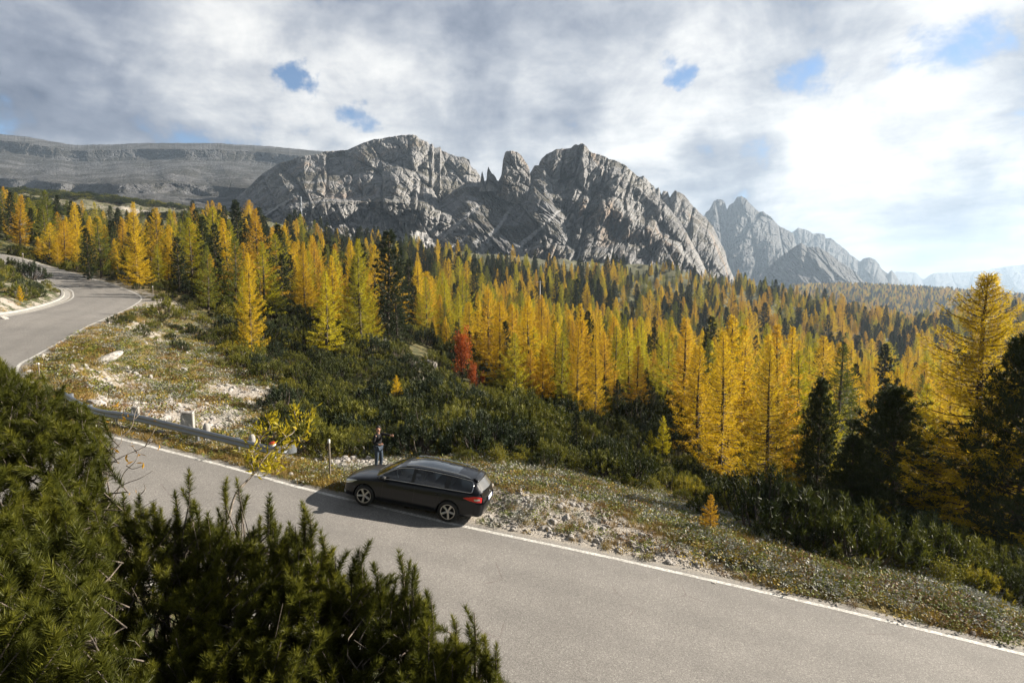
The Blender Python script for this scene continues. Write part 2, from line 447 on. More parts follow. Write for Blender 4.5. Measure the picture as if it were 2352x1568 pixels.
# ------------------------------------------------------------------ ground sheet
def mat_ground():
    t = NT('ground_cover'); P = t.coord('Object')
    rock = t.attr('rock'); dry = t.attr('dry')
    n1 = t.noise(P, .9, 6, .6); n2 = t.noise(P, 7., 5, .65); n3 = t.noise(P, 38., 4, .6); n4 = t.noise(P, .16, 4, .5)
    green = t.mix(t.rng(n2, .35, .68), (.020, .030, .010), (.075, .085, .022))
    straw = t.mix(t.rng(n2, .3, .7), (.10, .075, .028), (.24, .17, .055))
    veg = t.mix(t.math('MULTIPLY_ADD', t.math('SUBTRACT', n1, .5), 2.4, dry, clamp=True), green, straw)
    st = t.vor(P, 16., 'F1', 0); st2 = t.vor(P, 55., 'F1', 0); sc = t.vor(P, 16., 'F1', 1)
    grav = t.mix(t.rng(n3, .3, .72), (.30, .265, .225), (.60, .56, .50))
    grav = t.mix(t.math('MULTIPLY', t.rng(st, .25, .55), .5), grav, (.17, .145, .115))
    grav = t.mix(t.math('MULTIPLY', t.rng(n2, .45, .75), .45), grav, (.30, .24, .17))
    m = t.math('ADD', rock, t.math('MULTIPLY_ADD', t.math('SUBTRACT', n1, .5), 1.6, t.math('MULTIPLY', t.math('SUBTRACT', n2, .5), 1.1)))
    col = t.mix(t.rng(m, .42, .58), veg, grav)
    h = t.math('ADD', t.math('MULTIPLY', st, .5), t.math('ADD', t.math('MULTIPLY', n3, .5), n2))
    return t.principled(col, .95, t.bump(h, .9, .06))
M = {}
M['ground'] = mat_ground()
SCREE = [(250,880,4,.55),(330,870,3,.5),(430,965,3.0,1.),(340,945,3.0,1.),(200,830,3,.45),(560,900,4,.8),(480,940,3,.9),(280,740,4,.8),(330,700,4,.8),(350,690,4,.8),(60,660,4,.6),(20,700,4,.7),
         (1180,1190,2.6,1.1),(1300,1225,3.0,1.15),(1410,1262,2.4,1.1),(1110,1195,1.8,1.),(1530,1300,2.0,1.),(1000,1075,1.6,.7),(860,1075,2.2,1.),(820,1062,1.5,.9),(1700,1360,1.3,.7),(1900,1400,1.1,.6),
         (965,840,4,.7),(980,870,5,.6),(900,740,4,.8),(300,480,30,.7),(400,500,25,.6),(120,500,25,.5),(0,600,10,.5),(620,930,3,.7)]
def build_terrain():
    th = np.radians(np.concatenate([np.linspace(-180, -62, 60, endpoint=False), np.linspace(-62, 62, 860), np.linspace(62, 180, 60)[1:-1]]))
    r = np.concatenate([np.exp(np.linspace(math.log(.5), math.log(900), 500)), np.exp(np.linspace(math.log(930), math.log(7900), 36))])
    TT, RR = np.meshgrid(th, r); x = (np.sin(TT)*RR).ravel(); y = (np.cos(TT)*RR).ravel()
    z, lat, idx = ground(x, y, full=True)
    rock = np.full(len(x), -.15)
    rock += .75*np.exp(-np.clip(lat-.2, 0, 99)**2/1.0)*(lat > 0)*(idx < 7*12)*.8
    rock += .7*np.exp(-np.abs(lat)**2/9.)*(lat != 0)*(idx > 11*12)
    for X, Y, s, a in SCREE:
        p = march(X, Y)
        if p is None: continue
        rock = np.maximum(rock, a*1.0*np.exp(-((x-p[0])**2+(y-p[1])**2)/(s*s))-.05)
    PX, PY = project(x, y, z); rock = np.where((np.hypot(x, y) > 380) & (PX > 560) & (PX < 1420) & (y > 0), np.maximum(rock, .30), rock)
    dry = .35 + .5*np.exp(-np.clip(lat, 0, 99)**2/30.)*(lat > 0) - .2*(lat < 0)
    dry = np.where(np.hypot(x, y) > 110, .18, dry); dry = np.where((np.hypot(x, y) > 250) & (np.arctan2(x, y) < -.55), .28, dry); rock = np.where((np.hypot(x, y) > 330) & (np.arctan2(x, y) < -.4) & (y > 0), np.maximum(rock, .34), rock)
    me = make_mesh('terrain', np.stack([x, y, z], 1), grid_faces(len(r), len(th), True)[:, ::-1], [M['ground']], True, {'rock': rock, 'dry': dry})
    # close the small hole under the camera
    o = link('ground', me); tag(o, 'grassy and stony mountain slope falling from the road into the valley', None, None, 'structure')
    return o
TERRAIN = build_terrain()

def mat_asphalt():
    t = NT('asphalt'); P = t.coord('Object')
    n1 = t.noise(P, .35, 5, .6); n2 = t.noise(P, 60., 3, .7); n3 = t.noise(P, 2.5, 5, .6); v = t.vor(P, 95.)
    col = t.mix(t.rng(n1, .3, .7), (.20, .187, .172), (.285, .266, .245))
    col = t.mix(t.math('MULTIPLY', t.rng(n3, .35, .7), .30), col, (.20, .187, .172))
    trk = t.noise(t.coord('Object'), .9, 4, .6, w=3.)
    n4 = t.noise(P, 22., 4, .75)
    col = t.mix(t.rng(n2, .40, .62), t.mix(.62, col, (.07, .065, .06)), t.mix(.25, col, (.46, .44, .41)))
    col = t.mix(t.math('MULTIPLY', t.rng(n4, .56, .40), .45), col, (.09, .083, .076)); col = t.mix(t.math('MULTIPLY', t.rng(n4, .60, .72), .6), col, (.52, .50, .46))
    col = t.mix(t.math('MULTIPLY', t.rng(trk, .5, .72), .22), col, (.13, .12, .11))
    ac = t.math('ABSOLUTE', t.math('SUBTRACT', t.math('FRACT', t.math('MULTIPLY', t.attr('across'), 4.)), .5)); pol = t.math('MULTIPLY', t.rng(ac, .34, .10), t.rng(n3, .25, .6))
    col = t.mix(t.math('MULTIPLY', pol, .20), col, (.10, .094, .088))
    edge = t.math('MULTIPLY', t.math('ADD', t.rng(t.attr('across'), .05, .0), t.rng(t.attr('across'), .95, 1.)), t.rng(n4, .4, .55))
    col = t.mix(t.math('MULTIPLY', edge, .7), col, (.34, .30, .24))
    chips = t.rng(t.vor(P, 16., 'F1', 0), .16, .08)
    col = t.mix(t.math('MULTIPLY', chips, .55), col, (.55, .53, .49))
    wn = t.noise(P, .8, 3, .5)
    cr = t.vor(P, .42, 'DISTANCE_TO_EDGE'); crk = t.math('MULTIPLY', t.rng(cr, .012, .002), t.rng(wn, .55, .66))
    col = t.mix(t.math('MULTIPLY', crk, .35), col, (.08, .046, .043))
    return t.principled(col, .85, t.bump(t.math('ADD', n2, v), .45, .012))
def mat_line():
    t = NT('road_paint'); P = t.coord('Object'); n = t.noise(P, 14., 6, .7); n2 = t.noise(P, 2., 4, .6)
    w = t.math('ADD', n, t.math('MULTIPLY', n2, .3))
    col = t.mix(t.rng(w, .46, .78), (.66, .65, .61), (.30, .285, .26))
    return t.principled(col, .75, t.bump(n, .3, .01))
def mat_concrete():
    t = NT('pale_concrete'); P = t.coord('Object'); n = t.noise(P, 3., 6, .7); n2 = t.noise(P, 30., 4, .6)
    col = t.mix(t.rng(n, .3, .7), (.22, .21, .19), (.36, .345, .32)); col = t.mix(t.rng(n2, .55, .8), col, (.2, .18, .15))
    return t.principled(col, .9, t.bump(n2, .5, .02))
M['asphalt'] = mat_asphalt(); M['line'] = mat_line(); M['concrete'] = mat_concrete()
def build_road():
    nudge = .10*fbm(np.arange(len(OUTER))*.9, np.zeros(len(OUTER)), o=3, s=9)
    v = INNER-OUTER; u = v/np.linalg.norm(v, axis=1)[:, None]
    A = OUTER - u*(.32+nudge)[:, None]; B = INNER + u*.25
    V, F = ribbon(A, B, 14, 0.0)
    # thick edges
    me = make_mesh('road', V, F, [M['asphalt']], True, {'across': np.tile(np.linspace(0, 1, 14), len(A))})
    tag(link('road', me), 'grey asphalt mountain road climbing to a bend', None, None, 'structure')
    V, F = ribbon(OUTER - u*.02, OUTER + u*.13, 3, .006)
    tag(link('road_edge_line', make_mesh('road_edge_line', V, F, [M['line']])), 'worn white edge line on the valley side of the road', None, None, 'structure')
    V, F = ribbon(INNER - u*.02, INNER - u*.15, 3, .006)
    tag(link('road_edge_line', make_mesh('road_edge_line_in', V, F, [M['line']])), 'worn white edge line on the hill side of the road', None, None, 'structure')
    # gutter kerb round the inside of the bend
    i0, i1 = 15*12, 23*12
    A = INNER[i0:i1] + u[i0:i1]*.22; prof = [(0, .01), (.02, .03), (.45, .06), (.5, .18), (.72, .18), (.76, -.1)]
    V = np.stack([A + u[i0:i1]*d + np.array([0, 0, h]) for d, h in prof], 1).reshape(-1, 3)
    tag(link('kerb', make_mesh('kerb', V, grid_faces(i1-i0, len(prof)), [M['concrete']])), 'pale concrete kerb round the inside of the bend', None, None, 'structure')
    # short stretch of the road seen higher up at far left
    P = [at(-60, 531, 121), at(20, 529, 122), at(66, 528, 124)]; Q = [at(-60, 519.5, 131), at(20, 519, 132), at(58, 518.5, 133)]
    V = np.array([p+np.array([0, 0, .9]) for p in P]+[q+np.array([0, 0, 1.0]) for q in Q]); V2 = V-np.array([0, 0, 3.])
    me = make_mesh('upper_road', np.vstack([V, V2]), np.array([[0, 1, 4, 3], [1, 2, 5, 4], [0, 6, 7, 1], [1, 7, 8, 2], [2, 8, 11, 5], [3, 4, 10, 9], [4, 5, 11, 10]]), [M['asphalt']])
    tag(link('road', me), 'short pale stretch of road higher up at the far left', None, None, 'structure')
build_road()

# ------------------------------------------------------------------ mountains
def mat_rock(name, warm=.5, veg=.5, scree=.5, k=1., dim=1.):
    t = NT(name); P = t.coord('Object'); g = t.new('ShaderNodeNewGeometry')
    sep = t.new('ShaderNodeSeparateXYZ'); t.L.new(g.outputs['Normal'], sep.inputs[0]); nz = sep.outputs[2]
    vstr = t.coord('Object', (1, 1, .22)); hstr = t.coord('Object', (.25, .25, 1.6))
    a = t.noise(P, .010*k, 7, .62, .3); b = t.noise(vstr, .055*k, 7, .65, .4); c = t.noise(hstr, .10*k, 5, .6, .25); d = t.noise(P, .30*k, 6, .66)
    col = t.mix(t.rng(a, .32, .68), (.115, .113, .120), (.29, .283, .275))
    col = t.mix(t.math('MULTIPLY', t.rng(b, .40, .62), .55), col, (.37, .355, .335))
    col = t.mix(t.math('MULTIPLY', t.rng(b, .50, .34), .65), col, (.060, .060, .066))
    col = t.mix(t.math('MULTIPLY', t.rng(c, .52, .66), .32), col, (.085, .085, .09))
    w = t.noise(vstr, .016*k, 5, .6, .6, w=4.)
    col = t.mix(t.math('MULTIPLY', t.rng(w, .54, .66), warm), col, (.33, .225, .145))
    col = t.mix(t.math('MULTIPLY', t.rng(d, .45, .7), .35), col, (.28, .275, .265))
    # scree on medium slopes, low growth on gentle ledges
    ns = t.math('MULTIPLY_ADD', t.math('SUBTRACT', d, .5), .35, nz)
    s1 = t.math('MULTIPLY', t.rng(ns, .45, .60), scree)
    gul = t.noise(t.coord('Object', (1, 1, .35)), .05*k, 5, .6, .8, w=9.)
    col = t.mix(s1, col, t.mix(t.rng(gul, .42, .6), (.15, .15, .155), (.34, .335, .33)))
    v1 = t.math('MULTIPLY', t.math('MULTIPLY', t.rng(ns, .42, .66), t.rng(t.noise(P, .022*k, 6, .62, .5, w=2.), .45, .56)), veg)
    col = t.mix(v1, col, t.mix(t.rng(d, .4, .62), (.030, .032, .016), (.085, .065, .032)))
    fan = t.math('MULTIPLY_ADD', t.math('SUBTRACT', d, .5), 1.1, t.attr('fan'))
    col = t.mix(t.rng(fan, .38, .62), col, t.mix(t.rng(d, .35, .65), (.24, .236, .23), (.42, .41, .40)))
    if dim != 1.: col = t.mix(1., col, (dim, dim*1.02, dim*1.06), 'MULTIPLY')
    crk = t.vor(t.coord('Object', (1, 1, .45)), .085*k, 'DISTANCE_TO_EDGE'); crk2 = t.vor(t.coord('Object', (1, 1, .7)), .30*k, 'DISTANCE_TO_EDGE')
    ck = t.math('MINIMUM', t.rng(crk, .0, .12), t.math('MULTIPLY_ADD', t.rng(crk2, .0, .14), .5, .5))
    col = t.mix(t.math('MULTIPLY', t.math('SUBTRACT', 1., ck), .42), col, (.05, .05, .056))
    b = t.math('ADD', b, t.math('MULTIPLY', ck, .5))
    hh = t.math('ADD', t.math('ADD', t.math('MULTIPLY', b, 1.4), t.math('MULTIPLY', d, .55)), t.math('MULTIPLY', c, .8))
    return t.principled(col, .95, t.bump(hh, .55, 8./k))
def worley(x, y, s):
    ix, iy = np.floor(x), np.floor(y); z = np.zeros_like(ix); f1 = np.full(x.shape, 9.); f2 = np.full(x.shape, 9.); c = np.zeros(x.shape)
    for dx in (-1, 0, 1):
        for dy in (-1, 0, 1):
            a, b = ix+dx, iy+dy; d = np.sqrt((a+_hash(a, b, z, s)-x)**2+(b+_hash(a, b, z, s+99)-y)**2); h = _hash(a, b, z, s+199)
            n = d < f1; f2 = np.where(n, f1, np.minimum(f2, d)); c = np.where(n, h, c); f1 = np.where(n, d, f1)
    return f1, f2, c
FEATS = [([(986,355),(957,395),(945,422),(945,470)], 17, 560, 7), ([(921,345),(924,395),(948,416)], 10, 560, 4), ([(796,410),(796,470)], 9, 560, 4), ([(834,412),(832,470)], 9, 560, 4), ([(881,405),(886,440)], 7, 560, 3), ([(760,474),(860,470),(957,474)], 9, 560, 5),
         ([(905,405),(912,440),(936,462)], -9, 560, 9), ([(860,330),(915,345),(940,400)], -8, 560, 10), ([(1060,372),(1075,400)], -7, 560, 5), ([(690,400),(700,470)], 8, 560, 5), ([(740,390),(745,465)], 6, 560, 4), ([(1010,400),(1000,440),(1010,480)], 8, 560, 6),
         ([(1343,512),(1384,453),(1393,434)], 20, 540, 7), ([(1218,482),(1291,448),(1332,427),(1364,393),(1376,370)], 9, 540, 4), ([(1390,451),(1402,486),(1411,540)], 13, 540, 4), ([(1461,440),(1458,533),(1466,570)], 13, 540, 5), ([(1302,420),(1291,474),(1317,517)], 12, 540, 5),
         ([(1338,366),(1344,421),(1352,457)], -12, 540, 6), ([(1382,453),(1384,489),(1340,523)], -14, 540, 9), ([(1399,438),(1440,462),(1449,506)], -13, 540, 10), ([(1273,470),(1279,545)], 10, 540, 5), ([(1245,375),(1240,440),(1236,500)], 8, 540, 5), ([(1420,545),(1440,590)], -9, 540, 12), ([(1500,470),(1520,560)], 10, 540, 5), ([(1370,545),(1350,600)], 9, 540, 5), ([(1262,440),(1256,480)], -8, 540, 7)]
FANS = [([(880,590,26),(940,560,16),(1010,520,5)], 1.), ([(930,600,7),(1010,545,6),(1070,500,3),(1105,470,2)], 1.), ([(1040,625,5),(1070,580,5),(1105,548,3)], .85), ([(1085,620,6),(1100,585,6),(1125,545,4),(1165,495,3),(1195,455,2)], .95), ([(1130,560,4),(1090,590,4)], .9),
        ([(1150,620,5),(1180,575,6),(1215,545,4),(1255,512,3),(1292,482,2)], 1.), ([(1185,570,4),(1235,620,5)], .9), ([(1010,600,3),(1050,560,3),(1080,535,2)], .8), ([(1318,620,3),(1335,570,2)], .8), ([(1375,630,5),(1385,600,3),(1420,560,2)], .9), ([(600,500,2.5),(640,472,2.5),(670,460,1.5)], 1.)]
def mountain(name, label, sil, base, r0, r1, mat, amp, fx, fz, prof, nx=600, nt=150, back=200., jit=1.6, shear=0., seed=1, strata=0., wf=1., extra=None):
    sil = np.array(sil, float); base = np.array(base, float)
    X = np.linspace(sil[0, 0], sil[-1, 0], nx); 
    Yr = np.interp(X, sil[:, 0], sil[:, 1]); JT = jit*fbm(X*.13, X*0, o=4, g=.65, s=seed)*1.5
    Yb = np.interp(X, base[:, 0], base[:, 1])
    a = (X-CX)/FPX
    T = np.linspace(0, 1, nt)[:, None]
    YY = Yb[None]*(1-T)+Yr[None]*T + JT[None]*T**10
    q = -(YY-CY)/FPX
    fw = math.cos(PITCH)+q*math.sin(PITCH); e = (-math.sin(PITCH)+q*math.cos(PITCH))/fw; aa = a[None]/fw
    pt = np.interp(T[:, 0], [p[0] for p in prof], [p[1] for p in prof])[:, None]
    wob = .16*fbm(a[None]*9+0*T, T*2.2, o=3, s=seed+50)*np.sin(np.pi*T)
    r = r0+(r1-r0)*np.clip(pt+wob, -.1, 1.2)
    rm = (r0+r1)/2
    sx = aa*rm; sz = e*rm
    u = sx+shear*sz
    wx = 12*fbm(u*fx*.6, sz*fz, o=3, s=seed+3); 
    big = ridged((u+wx*1.5)*fx*.35, sz*fz*.3, o=3, s=seed+7)
    rd = ridged((u+wx)*fx, sz*fz, o=6, g=.55, s=seed+11)
    fn = fbm(u*fx*5, sz*fz*6, o=4, g=.6, s=seed+13)
    sw = u+wx*.8
    f1, f2, ch = worley(sw*fx*1.7, sz*fz*1.5+sw*fx*.35, seed+60); g1_, g2_, ch2 = worley(sw*fx*5.2, sz*fz*5.5-sw*fx*.9, seed+61); k1_, k2_, ch3 = worley(sw*fx*13., sz*fz*15., seed+62); m1_, m2_, ch4 = worley(sw*fx*34., sz*fz*38., seed+63)
    fac = (ch-.5)*1.7+(ch2-.5)*.75+(ch3-.5)*.30+(ch4-.5)*.10 - .55*(1-sstep(f2-f1, 0, .16)) - .24*(1-sstep(g2_-g1_, 0, .2)) - .5*(f1-.4)
    st = 0
    if strata: 
        ph = sz*strata + 1.2*fbm(sx*fx*.4, sz*fz*.5, o=3, s=seed+21)
        st = (np.abs((ph % 1)-.5)*2)**3
    env = .45+.55*np.sin(np.pi*np.clip(T*.9+.05, 0, 1))
    disp = amp*(-(rd-.5)*.9 - (big-.5)*2.3 + fn*.34 - fac*.85*wf + (st*.4 if strata else 0))*env
    fanm = np.zeros(YY.shape); rec = np.zeros(YY.shape); XX = np.broadcast_to(X[None], YY.shape)
    WX = XX+7*fbm(XX*.035, YY*.035, o=4, s=seed+80)+2.2*fbm(XX*.2, YY*.2, o=3, s=seed+81); WY = YY+5*fbm(XX*.035+9, YY*.035, o=4, s=seed+82)
    def stroke(pts):
        d = np.full(YY.shape, 1e9)
        for (x0, y0, w0), (x1, y1, w1) in zip(pts[:-1], pts[1:]):
            t_ = np.clip(((WX-x0)*(x1-x0)+(WY-y0)*(y1-y0))/((x1-x0)**2+(y1-y0)**2), 0, 1); d = np.minimum(d, np.hypot(WX-x0-t_*(x1-x0), WY-y0-t_*(y1-y0))/(w0*(1-t_)+w1*t_))
        return d
    if 500 < r0 < 600 or r0 == 520:
        for pts, w in FANS: fanm = np.maximum(fanm, w*np.clip(1.25-.6*stroke(pts), 0, 1))
    if r0 in (540, 560):
        jg = 1+.5*fbm(XX*.08, YY*.08, o=3, s=seed+70)
        for pts, dep, lo, hi in FEATS:
            if lo == r0: rec += dep*jg*np.exp(-(stroke([(x_, y_, hi) for x_, y_ in pts])*jg)**2)
    r = r+disp*(1-.75*np.clip(fanm, 0, 1))+rec
    if extra is not None: r = extra(X[None]+0*T, YY, r)
    V = np.stack([aa*r, r, e*r], -1)
    top = V[-1]; rows = [V]
    jag = V[-1, :, 1]
    for dr, dz in ((back*.15, -.02), (back*.5, -.22), (back, -.7), (back*1.6, -1.6)):
        n = top.copy(); f = (n[:, 1]+dr)/n[:, 1]; n[:, 0] *= f; n[:, 1] *= f; n[:, 2] = n[:, 2]+dz*back
        n[:, 2] += .04*back*fbm(X*.05, X*0+dr, o=3, s=seed); rows.append(n[None])
    V = np.concatenate(rows, 0)
    fan = np.zeros(V.shape[:2]); fan[:nt] = fanm
    me = make_mesh(name, V.reshape(-1, 3), grid_faces(V.shape[0], nx), [mat], False, {'fan': fan.ravel()})
    return tag(link(name, me), label, None, None, 'structure')
M['rock'] = mat_rock('limestone', .75, .9, .35)
M['rock_plateau_shaded'] = mat_rock('plateau_limestone_shaded', .05, 1., .15, .6, .34)  # cloud shadow over the plateau is put into this darker rock colour
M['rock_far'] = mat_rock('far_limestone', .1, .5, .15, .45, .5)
M['scree'] = mat_rock('scree_and_scrub', .2, 1., .15, 1.2, .85)
cliff = [(0, 0), (.25, .12), (.42, .42), (.62, .50), (.72, .70), (.9, .82), (1, 1)]
slab = [(0, 0), (.3, .30), (.55, .42), (.75, .62), (1, 1)]
def build_mountains():
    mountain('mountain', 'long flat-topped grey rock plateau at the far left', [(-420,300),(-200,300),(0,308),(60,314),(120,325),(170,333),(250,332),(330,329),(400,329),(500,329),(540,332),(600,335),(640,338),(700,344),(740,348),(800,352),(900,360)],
             [(-420,520),(400,520),(700,560),(900,580)], 700, 1900, M['rock_plateau_shaded'], 20, .011, .016,
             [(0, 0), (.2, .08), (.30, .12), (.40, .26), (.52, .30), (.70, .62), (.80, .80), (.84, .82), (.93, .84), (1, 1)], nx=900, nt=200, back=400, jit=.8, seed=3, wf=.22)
    mountain('mountain', 'broad grey limestone peak left of the rock tower', [(520,470),(560,440),(600,402),(640,376),(700,358),(735,354),(745.5,347),(770,346),(798,344),(830,330),(854,321),(875,318),(900,314),(920,311),(939,309),(956,310.7),(963,319),(981,325),(986,333),(993,330),(998,340),
             (1008,339),(1011,336),(1014,346),(1037,355),(1051,360),(1065,361),(1078,367),(1081,381),(1093,391),(1102,402),(1106,418),(1112,440),(1125,470),(1150,520)],
             [(520,590),(800,590),(1000,640),(1150,640)], 560, 960, M['rock'], 26, .017, .012, [(0, 0), (.25, .05), (.32, .12), (.50, .17), (.56, .34), (.70, .52), (.80, .74), (1, 1)], nx=1000, nt=300, jit=1.2, seed=12, strata=.022, shear=.25)
    mountain('mountain', 'grey scree gully slope between the two peaks', [(840,600),(870,566),(905,545),(950,510),(1000,470),(1040,440),(1075,416),(1104,418),(1120,414),(1139,412),(1150,420),(1180,425),(1216,400),(1228,380),(1250,380),(1290,430),(1320,500),(1400,600)],
             [(840,640),(1400,660)], 520, 760, M['scree'], 11, .026, .014, slab, nx=700, nt=200, jit=.9, seed=22, shear=.9)
    mountain('mountain', 'upright rock tower standing in the gap between peaks', [(1138,440),(1145,415),(1150,405),(1151.6,401),(1155,370),(1160,350),(1162,347.7),(1174,345.5),(1188,349),(1194,354),(1199,360),(1209,374),(1213,380),(1216,388),(1219,409),(1226,430)],
             [(1138,450),(1185,470),(1226,455)], 690, 745, M['rock'], 9, .045, .03, cliff, nx=150, nt=110, back=40, jit=1.5, seed=31, shear=.1)
    mountain('mountain', 'tiny needle of rock beside the left peak', [(1101,430),(1104,410),(1106,398),(1107.7,393),(1109.5,400),(1112,412),(1115,430)], [(1101,440),(1115,440)], 700, 722, M['rock'], 3, .08, .04, cliff, nx=50, nt=60, back=12, jit=.6, seed=33)
    mountain('mountain', 'small leaning pinnacle left of the rock tower', [(1114,430),(1117.5,410),(1119,392),(1121.7,383),(1124,388),(1126,392),(1130,399),(1134,401),(1139,408),(1146,425)], [(1114,440),(1146,440)], 698, 724, M['rock'], 4, .08, .04, cliff, nx=70, nt=60, back=12, jit=.6, seed=35)
    mountain('mountain', 'tall dark craggy peak right of the rock tower', [(1205,470),(1222,430),(1236,385),(1240,372),(1244.8,363.5),(1255,354.7),(1280,342.4),(1300,341),(1311,340),(1320,331.8),(1328,333),(1336,329),(1348,337),(1353,345),(1359,351),(1378,354.7),(1399,365),(1417,369),(1438,381),(1459,400),(1468,407),(1480,420),(1500,440),(1530,470),(1560,505),(1580,540),(1605,585),(1630,640)],
             [(1205,610),(1300,660),(1630,700)], 540, 800, M['rock'], 36, .018, .010, cliff, nx=1000, nt=330, jit=1.6, seed=41, shear=-.35, strata=.016)
    mountain('mountain', 'serrated grey ridge running down to the right', [(1400,420),(1440,400),(1468,406),(1478,405.7),(1490,416),(1506,433),(1513,430),(1519,448),(1524,439),(1534,441),(1538,451),(1543,446),(1550,438),(1560,440),(1574,450),(1588,468),(1602,484),(1620,498),(1637,519),(1651,550),(1665,575),(1671,603),(1690,650)],
             [(1400,640),(1690,720)], 760, 1050, M['rock'], 30, .016, .007, slab, nx=480, nt=170, jit=2.2, seed=52, shear=-.3)
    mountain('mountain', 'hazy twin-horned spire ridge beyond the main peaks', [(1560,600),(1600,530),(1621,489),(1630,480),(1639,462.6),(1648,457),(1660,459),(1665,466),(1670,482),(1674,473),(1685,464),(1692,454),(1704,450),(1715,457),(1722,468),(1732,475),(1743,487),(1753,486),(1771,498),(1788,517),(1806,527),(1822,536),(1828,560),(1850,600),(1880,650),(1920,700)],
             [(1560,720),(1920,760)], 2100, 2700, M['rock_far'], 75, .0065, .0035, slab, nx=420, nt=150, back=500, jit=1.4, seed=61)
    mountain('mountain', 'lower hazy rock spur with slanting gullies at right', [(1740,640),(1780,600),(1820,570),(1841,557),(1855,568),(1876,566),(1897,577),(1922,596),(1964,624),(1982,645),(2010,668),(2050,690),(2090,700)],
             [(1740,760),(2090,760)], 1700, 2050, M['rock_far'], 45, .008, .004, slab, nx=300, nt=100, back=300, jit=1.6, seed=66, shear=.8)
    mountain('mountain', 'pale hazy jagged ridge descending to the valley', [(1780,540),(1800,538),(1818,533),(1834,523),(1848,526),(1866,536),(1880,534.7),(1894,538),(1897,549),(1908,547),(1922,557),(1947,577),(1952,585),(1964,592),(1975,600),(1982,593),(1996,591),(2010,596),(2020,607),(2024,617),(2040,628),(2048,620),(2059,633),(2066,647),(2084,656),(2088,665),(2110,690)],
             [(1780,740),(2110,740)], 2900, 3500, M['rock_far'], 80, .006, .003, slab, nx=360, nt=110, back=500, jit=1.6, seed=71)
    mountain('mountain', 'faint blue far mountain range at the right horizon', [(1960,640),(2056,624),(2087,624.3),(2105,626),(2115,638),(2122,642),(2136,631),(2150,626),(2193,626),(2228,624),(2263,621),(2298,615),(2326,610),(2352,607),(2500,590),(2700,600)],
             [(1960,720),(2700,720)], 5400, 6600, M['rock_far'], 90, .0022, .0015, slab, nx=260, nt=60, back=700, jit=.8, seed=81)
build_mountains()

# ------------------------------------------------------------------ haze
def build_haze():
    t = NT('air'); p = t.new('ShaderNodeVolumePrincipled')
    p.inputs['Color'].default_value = (.60, .78, 1., 1); p.inputs['Density'].default_value = HAZE_D
    p.inputs['Anisotropy'].default_value = .25
    t.L.new(p.outputs[0], t.out.inputs['Volume'])
    V, F = box_vf((0, 0, -320), (8400, 8400, 900))
    me = make_mesh('haze', V, F, [t.m]); o = link('haze', me); tag(o, 'pale blue air haze over the valley', None, None, 'stuff')
HAZE_D = 1.1e-4
# ------------------------------------------------------------------ foliage materials
def mat_leaf(name, c1, c2, c3, rnd=.5, trans=.35, rough=.6, nscale=.35):
    t = NT(name); P = t.coord('Object'); v = t.attr('v')
    oi = t.new('ShaderNodeObjectInfo'); n = t.noise(P, nscale, 3, .5)
    f = t.math('ADD', t.math('MULTIPLY', v, .55), t.math('MULTIPLY', t.rng(n, .3, .7), .25)); f = t.math('MULTIPLY_ADD', t.math('SUBTRACT', oi.outputs['Random'], .5), rnd, f)
    r = t.new('ShaderNodeValToRGB'); t.L.new(f, r.inputs[0]); e = r.color_ramp.elements
    e[0].position = .05; e[0].color = tuple(c1)+(1,); e[1].position = .85; e[1].color = tuple(c3)+(1,)
    q = e.new(.45); q.color = tuple(c2)+(1,)
    p = t.new('ShaderNodeBsdfPrincipled'); t.L.new(r.outputs[0], p.inputs['Base Color']); p.inputs['Roughness'].default_value = rough
    p.inputs['Specular IOR Level'].default_value = .25
    tr = t.new('ShaderNodeBsdfTranslucent'); t.L.new(r.outputs[0], tr.inputs[0])
    m = t.new('ShaderNodeMixShader'); m.inputs[0].default_value = trans
    t.L.new(p.outputs[0], m.inputs[1]); t.L.new(tr.outputs[0], m.inputs[2]); t.L.new(m.outputs[0], t.out.inputs[0])
    return t.m
M['gold'] = mat_leaf('golden_larch_needles', (.46, .29, .010), (.70, .48, .018), (.80, .60, .03), .35, .5)
M['lime'] = mat_leaf('yellow_green_larch_needles', (.27, .26, .012), (.48, .42, .018), (.70, .56, .024), .5, .5)
M['amber'] = mat_leaf('amber_green_larch_needles', (.30, .22, .012), (.55, .39, .015), (.74, .53, .022), .2, .5)
M['rust'] = mat_leaf('orange_larch_needles', (.42, .24, .018), (.62, .38, .022), (.70, .50, .035), .4, .5)
M['olive'] = mat_leaf('green_larch_needles', (.07, .09, .014), (.15, .17, .018), (.32, .29, .02), .5)
M['pine'] = mat_leaf('dark_pine_needles', (.018, .028, .012), (.034, .048, .017), (.065, .078, .022), .4, .15)
M['pine_green'] = mat_leaf('green_pine_needles', (.026, .036, .012), (.055, .070, .018), (.12, .13, .028), .2, .2)  # greener, brighter needles for the pines near the road
M['mugo'] = mat_leaf('dwarf_pine_needles', (.020, .028, .006), (.072, .082, .012), (.20, .19, .024), .85, .25)
M['mugo_near'] = mat_leaf('dwarf_pine_needles_near', (.028, .034, .008), (.088, .096, .014), (.26, .245, .030), .2, .4, .45, 2.)  # lightest tone raised so the shoot tips look lit
M['red'] = mat_leaf('scarlet_leaves', (.26, .055, .015), (.50, .13, .025), (.58, .25, .04), .2)
M['willow'] = mat_leaf('willow_leaves', (.08, .085, .012), (.17, .165, .018), (.34, .27, .02), .6)
M['willow_yellow'] = mat_leaf('yellow_willow_leaves', (.22, .20, .015), (.48, .38, .022), (.62, .46, .03), .2, .45, .45, 3.)
M['twig_leaf'] = mat_leaf('orange_brown_leaves', (.22, .10, .012), (.45, .24, .02), (.60, .36, .03), .2, .4)
